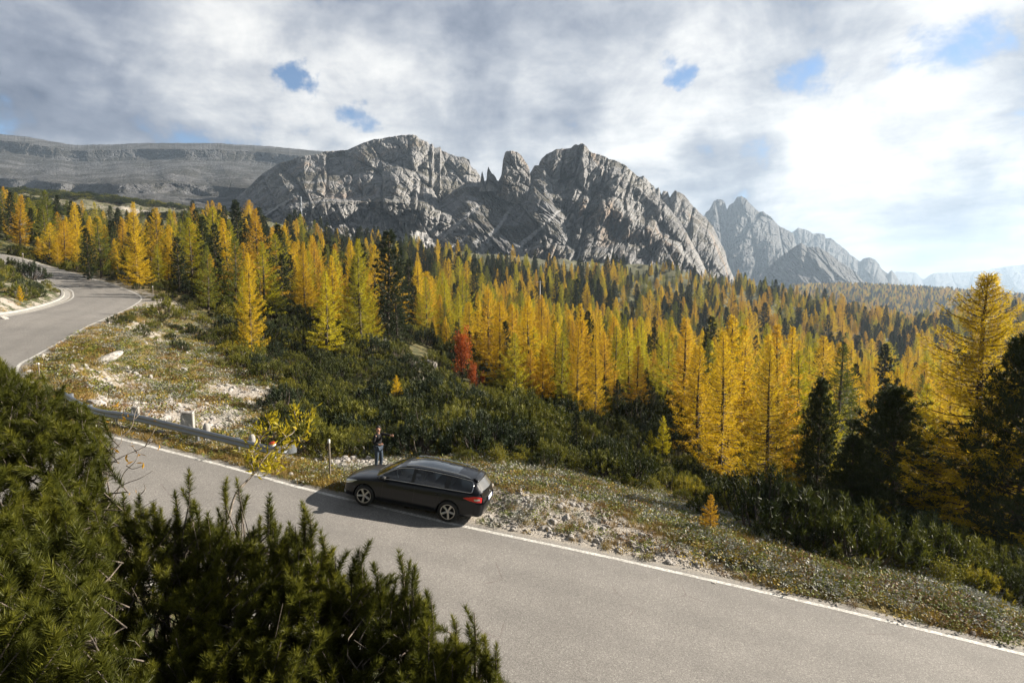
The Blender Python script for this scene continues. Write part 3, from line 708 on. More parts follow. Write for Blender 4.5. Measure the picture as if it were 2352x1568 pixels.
M['bark'] = simple('grey_brown_bark', (.085, .066, .052), .95, .3, 12., .6)
M['bark_pale'] = simple('pale_twig_bark', (.26, .22, .18), .9, .3, 20., .3)
M['bark_near'] = simple('dwarf_pine_bark', (.13, .105, .085), .9, .35, 25., .5)

# ------------------------------------------------------------------ plant geometry (unit height)
def blades(C, D, L, W, g):
    n = len(C); D = D/(np.linalg.norm(D, axis=1)[:, None]+1e-9)
    rv = g.normal(size=(n, 3)); S = np.cross(D, rv); S /= np.linalg.norm(S, axis=1)[:, None]+1e-9
    L = np.broadcast_to(L, (n,))[:, None]; W = np.broadcast_to(W, (n,))[:, None]
    V = np.stack([C-S*W*.5, C+S*W*.5, C+D*L], 1).reshape(-1, 3)
    return V, np.arange(3*n).reshape(-1, 3)
def leaves(C, D, L, W, g, N=None):
    """four-cornered pointed leaves"""
    n = len(C); D = D/(np.linalg.norm(D, axis=1)[:, None]+1e-9)
    rv = g.normal(size=(n, 3)) if N is None else N; S = np.cross(D, rv); S /= np.linalg.norm(S, axis=1)[:, None]+1e-9
    L = np.broadcast_to(L, (n,))[:, None]; W = np.broadcast_to(W, (n,))[:, None]
    up = np.cross(S, D)
    V = np.stack([C, C+D*L*.5+S*W*.5+up*L*.05, C+D*L, C+D*L*.5-S*W*.5+up*L*.05], 1).reshape(-1, 3)
    return V, np.arange(4*n).reshape(-1, 4)
def conifer(seed, kind='larch', Rm=.17, nb=110, z0=.13, per=110, bl=.026, bw=.0055, droop=.0, lean=0.):
    g = np.random.default_rng(seed)
    crown = Acc(); wood = Acc()
    tz = np.linspace(0, 1, 12); ph = g.uniform(0, 6, 2)
    def trunk(z): return np.stack([lean*z*z+.006*np.sin(z*5+ph[0]), .006*np.sin(z*4+ph[1]), z], -1)
    V, F = tube(trunk(tz), .0135*(1-tz)**.8+.0012, 7); wood.add(V, F)
    for i in range(nb):
        z = z0+(1-z0)*max(0., (i+g.uniform(-.5, .5))/nb)**.92; z = min(max(z, z0), .985)
        az = i*2.399+g.uniform(-.5, .5)
        q = (z-z0)/(1-z0)
        if kind == 'larch': prof = (1-q)**(.88 if Rm < .21 or nb < 160 else .72)*(.66+.38*min(1, q*5+.1))*(1+.30*math.sin(az*2+q*9+seed)*math.sin(q*23+seed))*1.12
        elif kind == 'pine': prof = (1-q**1.9)**.85*(.65+.35*min(1, q*3))
        else: prof = (1-q)**.62*(.75+.25*min(1, q*5))
        L = Rm*prof*g.uniform(.62, 1.18)+.007
        s = np.linspace(0, 1, 6)
        rise = (.10+.45*q-.20*(1-q))*(1 if kind == 'larch' else 1.25)+g.uniform(-.12, .12)
        out = np.array([math.cos(az), math.sin(az), 0])
        zz = rise*L*s - droop*L*s*(1-s)*1.2 + .16*L*s**2.5
        B = trunk(np.array([z]))[0]+out*(L*s)[:, None]+np.array([0, 0, 1.])*zz[:, None]
        side = np.array([-out[1], out[0], 0]); B += side*(np.sin(s*2.2)*L*g.uniform(-.12, .12))[:, None]
        V, F = tube(B, .0030*(1-s)*(L/Rm+.3)+.0006, 3); wood.add(V, F)
        m = int(per*(.25+.75*L/Rm)); t = g.uniform(.10 if kind != 'pine' else .25, 1.03, m)**.85
        C = np.stack([np.interp(t, s, B[:, k]) for k in range(3)], 1)
        tang = (B[-1]-B[0])/L
        hv = g.uniform(0, 1)
        if kind == 'larch':
            off = side*(g.normal(size=m)*.020*(1.2-.7*t)*(L/Rm*.7+.4))[:, None]+np.array([0, 0, 1.])*(-np.abs(g.normal(size=m))*.014+.004)[:, None]
            D = side*g.normal(size=m)[:, None]*.7+tang*g.uniform(.2, 1.1, m)[:, None]+np.array([0, 0, 1.])*g.normal(-.25, .55, m)[:, None]
            V, F = blades(C+off, D, bl*(1-.45*q)*g.uniform(.5, 1.3, m), bw*(1-.3*q), g)
        else:
            k = max(3, m//11); tk = np.sort(g.uniform(.30, 1.02, k)); ck = np.stack([np.interp(tk, s, B[:, j]) for j in range(3)], 1)
            ck = ck+side*(g.normal(size=k)*.030)[:, None]*(L/Rm)+np.array([0, 0, 1.])*(g.normal(size=k)*.010+.004)[:, None]
            rep = np.repeat(np.arange(k), 12); mm = len(rep)
            D = g.normal(size=(mm, 3))*.75+tang*.7+np.array([0, 0, .55]); C = ck[rep]
            V, F = blades(C, D, bl*g.uniform(.7, 1.3, mm), bw, g); m = mm
        crown.add(V, F, np.repeat(np.clip(.5+.35*(hv-.5)+g.normal(size=m)*.22, 0, 1), 3))
    return crown, wood
def shrub(seed, shoots=80, spread=.9, per=42, bl=.105, bw=.021):
    g = np.random.default_rng(seed); crown = Acc(); wood = Acc()
    for i in range(shoots):
        a = g.uniform(0, 2*math.pi); rr = spread*math.sqrt(g.uniform(0, 1)); h = (1-.80*(rr/spread)**2)*g.uniform(.72, 1.1)
        tip = np.array([math.cos(a)*rr, math.sin(a)*rr, h]); base = tip*np.array([.35, .35, 0])
        s = np.linspace(0, 1, 6)[:, None]; B = base*(1-s)+tip*s; B[:, :2] += (tip[:2]-base[:2])*.35*np.sin(s*math.pi)
        if i % 3 == 0: V, F = tube(B, np.linspace(.02, .006, 6), 3); wood.add(V, F)
        t = 1-(1-g.uniform(0, 1, per)**.8)*.26/max(.26, h); C = np.stack([np.interp(t, s[:, 0], B[:, k]) for k in range(3)], 1)
        D = g.normal(size=(per, 3))*.62+np.array([0, 0, .8])+(tip-base)*.5; D[:, 2] = np.abs(D[:, 2])
        V, F = blades(C+g.normal(size=(per, 3))*.022, D, bl*g.uniform(.6, 1.2, per), bw, g)
        crown.add(V, F, np.repeat(np.clip(g.uniform(.1, .9)*.7+(t-.8)*1.2+.1+g.normal(size=per)*.12, 0, 1), 3))  # tips lighter, lower needles darker: lit tops painted into the colour
    return crown, wood
def leafy(seed, n=1500, rx=.30, stems=7, ls=.055, lw=.03, z0=.15):
    """broad-leaved bush or small tree: forked stems with leaf clumps"""
    g = np.random.default_rng(seed); crown = Acc(); wood = Acc(); tips = []
    for i in range(stems):
        a = i*2*math.pi/stems+g.uniform(-.4, .4); rr = rx*g.uniform(.15, .8); h = g.uniform(.65, 1.)
        s = np.linspace(0, 1, 7)[:, None]
        B = np.array([math.cos(a)*rr, math.sin(a)*rr, h])*np.hstack([s**1.3, s**1.3, s])
        V, F = tube(B, np.linspace(.013, .003, 7), 4); wood.add(V, F)
        for k in range(9):
            q = g.uniform(z0+.1, 1); p = np.array([np.interp(q, s[:, 0], B[:, j]) for j in range(3)])
            e = p+g.normal(size=3)*np.array([.55, .55, .35])*rx*.6+np.array([0, 0, .06]); tips.append(e)
            V, F = tube(np.array([p, (p+e)/2+np.array([0, 0, .01]), e]), np.array([.004, .003, .002]), 3); wood.add(V, F)
    tips = np.array(tips); idx = g.integers(0, len(tips), n)
    C = tips[idx]+g.normal(size=(n, 3))*rx*.20; C[:, 2] = np.maximum(C[:, 2], .03)
    V, F = leaves(C, g.normal(size=(n, 3))+np.array([0, 0, .4]), ls*g.uniform(.6, 1.2, n), lw, g)
    hv = g.uniform(0, 1, len(tips))
    crown.add(V, F, np.repeat(np.clip(.4*hv[idx]+.3+g.normal(size=n)*.2, 0, 1), 4))
    return crown, wood
FORMS = {}
def form(name, cw, mats):
    """per colour: crown mesh, trunk mesh and a joined mesh"""
    crown, wood = cw
    wm = wood.mesh(name+'_trunk', [M['bark']], True)
    cm = crown.mesh(name+'_crown', [M[mats[0]]], False, 'v')
    V1 = np.concatenate(crown.V); V2 = np.concatenate(wood.V)
    F = [f for f in (crown.F3+crown.F4)]; F3 = [f for f in F if f.shape[1] == 3]; F4 = [f for f in F if f.shape[1] == 4]
    w4 = np.concatenate([f+len(V1) for f in wood.F4])
    for i, m in enumerate(mats):
        c2 = cm if i == 0 else cm.copy()
        c2.materials[0] = M[m]
        if F3: fl = [w4, np.concatenate(F3)]
        else: fl = [w4, np.concatenate(F4)]
        j = make_mesh(name+'_whole', np.vstack([V1, V2]), fl, [M[m], M['bark']], False, {'v': np.concatenate(crown.A+[np.zeros(len(V2))])},
                      np.concatenate([np.ones(len(w4)), np.zeros(len(fl[1]))]))
        FORMS.setdefault(name, {})[m] = (c2, wm, j)
for i, kw in enumerate((dict(Rm=.165), dict(Rm=.145, lean=.02), dict(Rm=.185, droop=.25), dict(Rm=.125, nb=95))):
    kw['Rm'] *= 1.34
    form('larch%d' % i, conifer(100+i, 'larch', **kw), ['gold', 'lime', 'rust', 'olive'])
form('larch_big', conifer(120, 'larch', Rm=.20, nb=150, per=170, bl=.021, bw=.0032, droop=.3, z0=.07), ['gold', 'lime', 'rust', 'olive', 'amber'])
form('larch_tall', conifer(121, 'larch', Rm=.215, nb=190, per=300, bl=.018, bw=.0032, droop=.35, z0=.06), ['gold', 'lime', 'amber'])
form('larch_small', conifer(122, 'larch', Rm=.24, nb=54, per=110, bl=.05, bw=.011, z0=.22), ['gold', 'lime', 'rust'])
form('pine0', conifer(130, 'pine', Rm=.15, nb=110, per=100, bl=.032, bw=.0075, z0=.06), ['pine'])
form('pine1', conifer(131, 'spruce', Rm=.18, nb=120, per=100, bl=.030, bw=.007, z0=.05), ['pine'])
form('pine_broad', conifer(132, 'pine', Rm=.36, nb=230, per=330, bl=.030, bw=.0055, z0=.05), ['pine', 'pine_green'])
form('pine_near', conifer(133, 'spruce', Rm=.25, nb=210, per=260, bl=.026, bw=.0048, z0=.04), ['pine', 'pine_green'])
form('leafy_tree', leafy(140, 2600, .26, 7, .045, .028), ['red', 'willow'])
form('bush', leafy(141, 1700, .5, 9, .07, .028, .05), ['willow', 'red'])

def hpx(p, h): return h*FPX/p[1]
def put(name, fm, mat, p, h, label, cat, group=None, parts=True, w=1., az=None, tilt=0.):
    c, t, j = FORMS[fm][mat]
    az = rng.uniform(0, 6.28) if az is None else az
    sc = (h*w, h*w, h)
    if parts:
        e = empty(name, p, rot=(tilt*math.cos(az), tilt*math.sin(az), az), scale=sc)
        a = link('crown', c, e); b = link('trunk', t, e)
    else:
        e = link(name, j, None, p); e.scale = sc; e.rotation_euler = (tilt, tilt*.5, az)
    return tag(e, label, cat, group)
# (X, Y base, Y top, form, colour, width, label)
NAMED = [
 (316,660,460,'larch_big','gold',.9,'big orange-gold larch leaning by the outer edge of the far road bend'),
 (366,648,473,'larch2','gold',1.,'golden larch just behind the big orange one at the far road bend'),
 (397,600,478,'larch1','lime',1.,'yellow-green larch rising behind the golden pair at the road bend'),
 (412,672,545,'pine1','pine',1.15,'dark pine right of the golden pair at the road bend'),
 (232,640,498,'larch2','olive',1.15,'green larch beside the upper road left of the big orange larch'),
 (205,645,525,'pine0','pine',1.,'dark slim pine beside the upper road near the left'),
 (178,600,462,'larch0','gold',1.,'tall golden larch above the upper road at left'),
 (152,610,505,'larch2','rust',1.2,'orange larch leaning over dark scrub at far left'),
 (20,512,434,'larch0','gold',1.2,'golden larch at the left edge above the far bit of road'),
 (42,514,440,'larch1','gold',1.2,'second golden larch from the left edge above the far bit of road'),
 (72,540,452,'larch2','lime',1.2,'yellow-green larch right of the two golden ones at the left edge'),
 (105,570,470,'larch0','olive',1.2,'green larch below the stony meadow at left'),
 (455,590,483,'larch0','gold',1.,'golden larch in the gap right of the bend pair'),
 (428,560,484,'larch1','gold',1.2,'shorter golden larch left of the gap tree'),
 (505,590,486,'larch3','lime',1.2,'slim yellow-green larch against the grey cliff'),
 (557,560,495,'larch0','lime',1.2,'first yellow-green larch on the skyline ridge below the plateau'),
 (578,575,502,'larch1','lime',1.2,'second yellow-green larch on the skyline ridge below the plateau'),
 (606,562,494,'larch2','lime',1.1,'yellow-green larch left of the power pylon ridge'),
 (636,565,510,'larch0','lime',1.2,'rounded yellow-green larch just left of the pylon'),
 (662,560,508,'larch1','gold',1.1,'narrow golden larch just left of the pylon'),
 (695,552,492,'larch2','gold',1.1,'golden larch standing directly under the power pylon'),
 (578,815,577,'larch_big','gold',.8,'tall bright golden larch rooted in the scrub left of centre'),
 (545,735,540,'larch2','olive',1.15,'green and gold larch left behind the tall bright golden one'),
 (608,740,552,'larch0','lime',1.2,'yellow-green larch right behind the tall bright golden one'),
 (650,715,585,'pine1','pine',1.1,'very dark pine between two golden larches left of centre'),
 (701,728,552,'larch_big','gold',.95,'broad golden larch right of the very dark pine'),
 (752,832,618,'larch3','lime',1.1,'slender yellow-green larch with a bare pale stem base'),
 (772,740,570,'larch0','lime',1.1,'yellow-green larch behind the slender one'),
 (828,806,543,'larch_big','lime',1.0,'largest yellow-green larch with a straight dark trunk near centre'),
 (876,735,600,'larch0','gold',1.1,'golden larch squeezed between the largest lime larch and dark pine'),
 (911,800,640,'pine1','pine',1.1,'big dark conical pine right of the largest yellow-green larch'),
 (480,720,560,'larch1','olive',1.,'green larch above the roadside scrub left of centre'),
 (505,700,590,'pine0','pine',1.,'dark pine in front of green larches left of centre'),
 (1022,800,690,'larch0','olive',1.1,'green larch above the small rocky clearing'),
 (1115,862,745,'larch1','gold',1.,'narrow bright golden larch just right of the red tree'),
 (1095,850,762,'pine1','pine',1.2,'dark pine close behind the red tree'),
 (1182,930,760,'larch2','lime',1.1,'pointed yellow-green larch right of the red tree'),
 (1246,938,790,'larch_small','rust',.75,'thin orange larch with sparse branches in front of the forest'),
 (1290,940,760,'larch0','lime',1.,'yellow-green larch beside the sparse orange one'),
 (1218,930,800,'larch3','rust',1.1,'narrow orange larch left of the sparse orange one'),
 (1326,962,755,'larch_big','gold',.85,'tall golden larch left of the brightest golden pair'),
 (1366,975,775,'larch_big','gold',.8,'brightest golden larch above the middle of the scrub'),
 (1324,1050,932,'pine1','pine',.9,'small dark pine alone in the scrub below the golden larches'),
 (1462,952,790,'larch1','rust',1.1,'orange larch among dark pines right of centre'),
 (1410,945,850,'larch0','rust',1.1,'small orange larch left of the dark pine pair'),
 (1418,960,872,'pine0','pine',1.2,'dark stubby pine in front of orange larches'),
 (1500,965,890,'pine1','pine',1.3,'low dark pine below the orange larch right of centre'),
 (1532,945,775,'larch2','lime',1.,'yellow-green larch above the two tiny yellow saplings'),
 (1600,1060,790,'larch0','gold',1.1,'golden larch left of the giant golden group'),
 (1652,1108,752,'larch_big','gold',.9,'giant golden larch with dense foliage right of centre'),
 (1702,1050,750,'larch2','rust',.9,'orange larch behind the giant golden one'),
 (1756,1168,785,'larch_big','amber',.95,'large yellow-green larch with visible dark trunk by the road verge'),
 (1825,1080,800,'larch0','lime',1.1,'yellow-green larch behind the large one by the verge'),
 (1880,1010,765,'larch2','gold',1.2,'golden larch rising behind the pointed dark pine'),
 (1872,1190,872,'pine_near','pine_green',.8,'pointed dark pine right of the large larch by the verge'),
 (1962,1000,862,'larch0','gold',1.2,'bright small golden larch left of the broad dark pine'),
 (2042,1245,893,'pine_broad','pine_green',1.,'broad dome-shaped dark pine beside the road verge'),
 (2112,1010,828,'larch2','rust',1.6,'broad orange larch behind the dome-shaped pine'),
 (2170,1100,880,'larch_big','gold',1.3,'golden larch filling the gap left of the giant one at right'),
 (2228,1275,617,'larch_tall','amber',1.22,'giant larch towering at the right edge'),
 (2330,1290,770,'pine_broad','pine_green',.75,'tall dark pine cut by the right edge'),
 (2300,1260,930,'pine_near','pine_green',1.2,'dark pine below the giant larch at the right edge'),
 (2180,1230,985,'pine_broad','pine_green',.9,'shorter dark pine between the dome-shaped one and the giant larch'),
 (1950,1215,1000,'pine_near','pine_green',1.2,'dark pine between the pointed and the dome-shaped pines'),
 (1631,1224,1133,'larch_small','rust',.95,'tiny orange larch sapling on the stony verge'),
 (911,940,860,'larch_small','gold',.9,'small golden larch alone in the middle of the scrub'),
 (1493,1058,985,'larch_small','lime',.8,'left of two tiny yellow-green saplings in the scrub'),
 (1521,1062,953,'larch_small','lime',.75,'right and taller of two tiny yellow-green saplings in the scrub'),
 (48,700,655,'larch_small','gold',.8,'small golden sapling on the bank inside the road bend'),
]
TREE_XY = []; SMALL = []
def plant_named():
    for X, Yb, Yt, fm, mt, w, lab in NAMED:
        p = march(X, Yb)
        if p is None: print('no ground for', lab); continue
        top = ray(X, Yt)*p[1]; h = top[2]-p[2]
        nm = 'pine_tree' if 'pine' in mt else 'larch_tree'
        put(nm, fm, mt, p-np.array([0, 0, .05*h*.3]), h, lab, 'tree', 'larch trees and pines on the slope', w=w*1.0)
        TREE_XY.append((p[0], p[1], h*.12)); h < 4 and SMALL.append(p)
    for X, Yb, Yt, lab in ((1062,872,762,'scarlet rowan tree among dark pines in the middle'), (1086,895,835,'small red rowan bush at the foot of the scarlet tree'), (1108,885,855,'tiny red bush right of the scarlet tree')):
        p = march(X, Yb); h = (ray(X, Yt)*p[1])[2]-p[2]
        SMALL.append(p); put('rowan_tree', 'leafy_tree', 'red', p, h, lab, 'tree', None, w=.72)
plant_named()

# ------------------------------------------------------------------ the forest: nearest as single trees, the rest as one mass
TOPL = np.array([(-400,480),(0,492),(120,530),(300,530),(500,545),(700,558),(850,590),(1000,625),(1100,633),(1240,645),(1400,660),(1480,640),(1530,612),(1600,645),(1700,668),(1900,706),(2000,722),(2352,716),(2700,716)], float)
LOWL = np.array([(-400,560),(0,565),(60,600),(130,632),(250,650),(330,662),(420,675),(480,720),(560,760),(640,730),(720,740),(850,800),(950,755),(1050,835),(1150,905),(1300,940),(1450,945),(1560,985),(1640,1080),(1800,1130),(2352,1200),(2700,1220)], float)
def plan_forest():
    g = np.random.default_rng(77); n = 60000
    r = np.sqrt(g.uniform(50**2, 760**2, n)); th = g.uniform(-50, 48, n)*math.pi/180
    # finer spacing near the viewer
    r2 = np.sqrt(g.uniform(45**2, 230**2, 20000)); t2 = g.uniform(-48, 48, 20000)*math.pi/180
    r = np.concatenate([r, r2]); th = np.concatenate([th, t2]); x = np.sin(th)*r; y = np.cos(th)*r
    z = ground(x, y); X, Y = project(x, y, z)
    lat, _, _ = road_rel(x, y)
    ok = (Y > np.interp(X, TOPL[:, 0], TOPL[:, 1])-np.interp(X, [820, 860, 1420, 1470], [0, 24, 24, 0])) & (Y < np.interp(X, LOWL[:, 0], LOWL[:, 1])) & (np.abs(lat) > 4)
    # clearings with bare ground
    cl = fbm(x*.018, y*.018, o=3, s=91)
    dense = np.where(r < 230, .80, .66) - .35*(cl > .22)*(r > 230)
    dense = np.where((X < 430) & (Y < 560), .30, dense)
    for (cx, cy, rx, ry) in ((260,505,90,22),(1420,690,60,12),(1560,640,50,16),(1700,700,40,14),(640,560,40,10),(985,720,30,12)):
        dense = np.where(((X-cx)/rx)**2+((Y-cy)/ry)**2 < 1, .10, dense)
    ok &= g.uniform(0, 1, len(x)) < dense
    k = np.where(ok)[0]; g.shuffle(k)
    # dart throwing on a grid
    sp = np.where(r < 120, 2.9, np.where(r < 230, 3.5, 5.0)); cell = {}
    keep = []
    for i in k:
        s = sp[i]; a, b = int(x[i]//s), int(y[i]//s)
        bad = False
        for da in (-1, 0, 1):
            for db in (-1, 0, 1):
                for j in cell.get((s, a+da, b+db), ()):
                    if (x[i]-x[j])**2+(y[i]-y[j])**2 < s*s*.8: bad = True; break
        if bad: continue
        cell.setdefault((s, a, b), []).append(i); keep.append(i)
    k = np.array(keep)
    return x[k], y[k], z[k], X[k], Y[k], r[k]
FX, FY, FZ, FU, FV, FR = plan_forest()
def species():
    g = np.random.default_rng(5); n = len(FX); u = g.uniform(0, 1, n)
    patch = fbm(FX*.03, FY*.03, o=3, s=44)*.5+.5; patch2 = fbm(FX*.02+50, FY*.02, o=3, s=45)*.5+.5
    # the sunlit belt of larches low in the middle; darker mixed wood above and to the left
    belt = (FV > np.interp(FU, [0, 850, 950, 1200, 1500, 1900, 2352], [2000, 2000, 665, 735, 790, 850, 900]))
    pdark = np.where(belt, .12, .50); pdark = np.where(FU < 850, .42, pdark); pdark = np.where((FU > 1550) & ~belt, .38, pdark)
    pdark = np.clip(pdark+(patch2-.5)*.5*(~belt), 0, .9)
    sp = np.full(n, 'gold', object)
    q = g.uniform(0, 1, n)+(patch-.5)*.6
    sp[q < .47] = 'lime'; sp[q > .88] = 'rust'; sp[(q < .22) & ~belt] = 'olive'; sp[(q < .13) & belt] = 'olive'
    sp[(FU > 1500) & ~belt & (q > .74)] = 'rust'
    sp[(FU < 850) & (q < .35)] = 'olive'
    sp[u < pdark] = 'pine'
    h = np.where(FR < 230, g.uniform(6.5, 11.5, n), g.uniform(9, 15.5, n)); h = np.where(FU > 1700, h*1.05, h)
    h = np.where((FR > 60) & (FR < 110) & belt, g.uniform(6, 9.5, n), h)
    h = np.where((FU > 1440) & (FU < 1680) & (FV < 700), h*.7, h)
    h = np.where((FU < 430), h*.72, h)
    h = h*np.where(g.uniform(0, 1, n) < .38, g.uniform(.40, .8, n), g.uniform(.82, 1.30, n))
    return sp, h
FSP, FH = species()
def scatter(name, label, pts, forms_, idx, scl, rot, kind='stuff', tiltxy=None, group=None):
    """one object: a cloud of points that carries one instance per point"""
    me = bpy.data.meshes.new(name); pts = np.asarray(pts, np.float32)
    me.vertices.add(len(pts)); me.vertices.foreach_set('co', pts.ravel())
    a = me.attributes.new('pick', 'INT', 'POINT'); a.data.foreach_set('value', np.asarray(idx, np.int32))
    a = me.attributes.new('size', 'FLOAT_VECTOR', 'POINT'); a.data.foreach_set('vector', np.asarray(scl, np.float32).ravel())
    a = me.attributes.new('turn', 'FLOAT_VECTOR', 'POINT')
    rr = np.zeros((len(pts), 3), np.float32); rr[:, 2] = rot
    if tiltxy is not None: rr[:, :2] = tiltxy
    a.data.foreach_set('vector', rr.ravel())
    c = bpy.data.collections.new(name+'_forms')
    for i, m in enumerate(forms_):
        o = bpy.data.objects.new('%s_form_%02d' % (name, i), m); c.objects.link(o)
    ng = bpy.data.node_groups.new(name+'_scatter', 'GeometryNodeTree')
    ng.interface.new_socket('Geometry', in_out='INPUT', socket_type='NodeSocketGeometry')
    ng.interface.new_socket('Geometry', in_out='OUTPUT', socket_type='NodeSocketGeometry')
    N, L = ng.nodes, ng.links
    gi = N.new('NodeGroupInput'); go = N.new('NodeGroupOutput'); ip = N.new('GeometryNodeInstanceOnPoints')
    ci = N.new('GeometryNodeCollectionInfo'); ci.inputs['Collection'].default_value = c
    ci.inputs['Separate Children'].default_value = True; ci.inputs['Reset Children'].default_value = True
    def na(nm, typ):
        n = N.new('GeometryNodeInputNamedAttribute'); n.data_type = typ; n.inputs['Name'].default_value = nm; return n.outputs[0]
    L.new(gi.outputs[0], ip.inputs['Points']); L.new(ci.outputs[0], ip.inputs['Instance']); ip.inputs['Pick Instance'].default_value = True
    L.new(na('pick', 'INT'), ip.inputs['Instance Index']); L.new(na('size', 'FLOAT_VECTOR'), ip.inputs['Scale'])
    er = N.new('FunctionNodeEulerToRotation'); L.new(na('turn', 'FLOAT_VECTOR'), er.inputs[0]); L.new(er.outputs[0], ip.inputs['Rotation'])
    L.new(ip.outputs[0], go.inputs[0])
    o = link(name, me); md = o.modifiers.new('scatter', 'NODES'); md.node_group = ng
    return tag(o, label, None, group, kind)
def region(u, v, r):
    if u < 430: return 'above the upper road'
    if u < 860: return 'below the long plateau'
    if r > 230:
        if u < 1250: return 'under the scree gully'
        if u < 1700: return 'under the craggy peak'
        return 'in the hazy wood'
    if u < 1150: return 'in the left sunlit belt'
    if u < 1550: return 'in the central sunlit belt'
    if u < 1900: return 'in the right sunlit belt'
    return 'behind the roadside pines'
WORD = dict(gold='golden larch', lime='yellow-green larch', rust='orange larch', olive='green larch', pine='dark green pine')
ORD = ['first', 'second', 'third', 'fourth', 'fifth', 'sixth', 'seventh', 'eighth', 'ninth', 'tenth', 'eleventh', 'twelfth', 'thirteenth', 'fourteenth', 'fifteenth', 'sixteenth', 'seventeenth', 'eighteenth', 'nineteenth', 'twentieth']+['twenty-'+w for w in ('first', 'second', 'third', 'fourth', 'fifth', 'sixth', 'seventh', 'eighth', 'ninth')]+['thirtieth']+['thirty-'+w for w in ('first', 'second', 'third', 'fourth', 'fifth', 'sixth', 'seventh', 'eighth', 'ninth')]+['fortieth']*20
def plant_forest():
    g = np.random.default_rng(9)
    T = np.array([(a, b) for a, b, _ in TREE_XY])
    near = np.min((FX[:, None]-T[:, 0])**2+(FY[:, None]-T[:, 1])**2, 1) > 2.2**2
    px = FH/FY*near
    inview = (FU > -30) & (FU < 2382)
    order = np.argsort(-px*inview); top = order[:230]; rest = np.setdiff1d(np.where(near)[0], top)
    lf = ['larch0', 'larch1', 'larch2', 'larch3']
    base = {i: ('tall ' if FH[i] > 9 else 'medium ')+WORD[FSP[i]]+' '+region(FU[i], FV[i], FR[i]) for i in top}
    names = {}
    for bl in set(base.values()):
        m = sorted([i for i in top if base[i] == bl], key=lambda i: FU[i])
        for q, i in enumerate(m): names[i] = bl if len(m) == 1 else (ORD[q]+' from left of '+str(len(m))+' '+bl.replace('larch', 'larches').replace('pine', 'pines', 1) if q else 'leftmost of the '+str(len(m))+' '+bl.replace('larch', 'larches').replace('pine', 'pines', 1))
    for i in top:
        lab = names[i]; sp = FSP[i]; fm = ('pine0', 'pine1')[g.integers(2)] if sp == 'pine' else lf[g.integers(4)]
        put('pine_tree' if sp == 'pine' else 'larch_tree', fm, sp, (FX[i], FY[i], FZ[i]-.1), FH[i], lab, 'tree', 'larches and pines of the near forest', parts=hpx((0, FY[i]), FH[i]) > 95, w=g.uniform(.85, 1.35), tilt=abs(g.normal())*.035)
    fl = []; key = {}
    for sp in ('gold', 'lime', 'rust', 'olive'):
        for f in lf: key.setdefault(sp, []).append(len(fl)); fl.append(FORMS[f][sp][2])
    for f in ('pine0', 'pine1'): key.setdefault('pine', []).append(len(fl)); fl.append(FORMS[f]['pine'][2])
    idx = np.array([key[FSP[i]][g.integers(len(key[FSP[i]]))] for i in rest])
    w = g.uniform(.75, 1.35, len(rest))*FH[rest]
    scatter('distant_forest', 'far larch and pine forest covering the hillside', np.stack([FX[rest], FY[rest], FZ[rest]-.1], 1), fl, idx, np.stack([w, w, FH[rest]], 1), g.uniform(0, 6.28, len(rest)), tiltxy=g.normal(size=(len(rest), 2))*.03)
    # wood on the hazy rise beyond the valley
    n = 9000; th = g.uniform(26, 47, n)*math.pi/180; r = g.uniform(900, 2300, n); x = np.sin(th)*r; y = np.cos(th)*r; z = ground(x, y)
    X, Y = project(x, y, z); ok = (Y > 640); x, y, z = x[ok], y[ok], z[ok]; n = len(x)
    ids = np.array([key[s][g.integers(len(key[s]))] for s in g.choice(['gold', 'rust', 'lime', 'pine', 'olive'], n, p=[.2, .2, .15, .35, .1])])
    h = g.uniform(12, 20, n); scatter('distant_forest', 'faint hazy forest on the low rise beyond the valley', np.stack([x, y, z], 1), fl, ids, np.stack([h*1.3, h*1.3, h], 1), g.uniform(0, 6.28, n))
    print('forest', len(top), len(rest), n)
plant_forest()

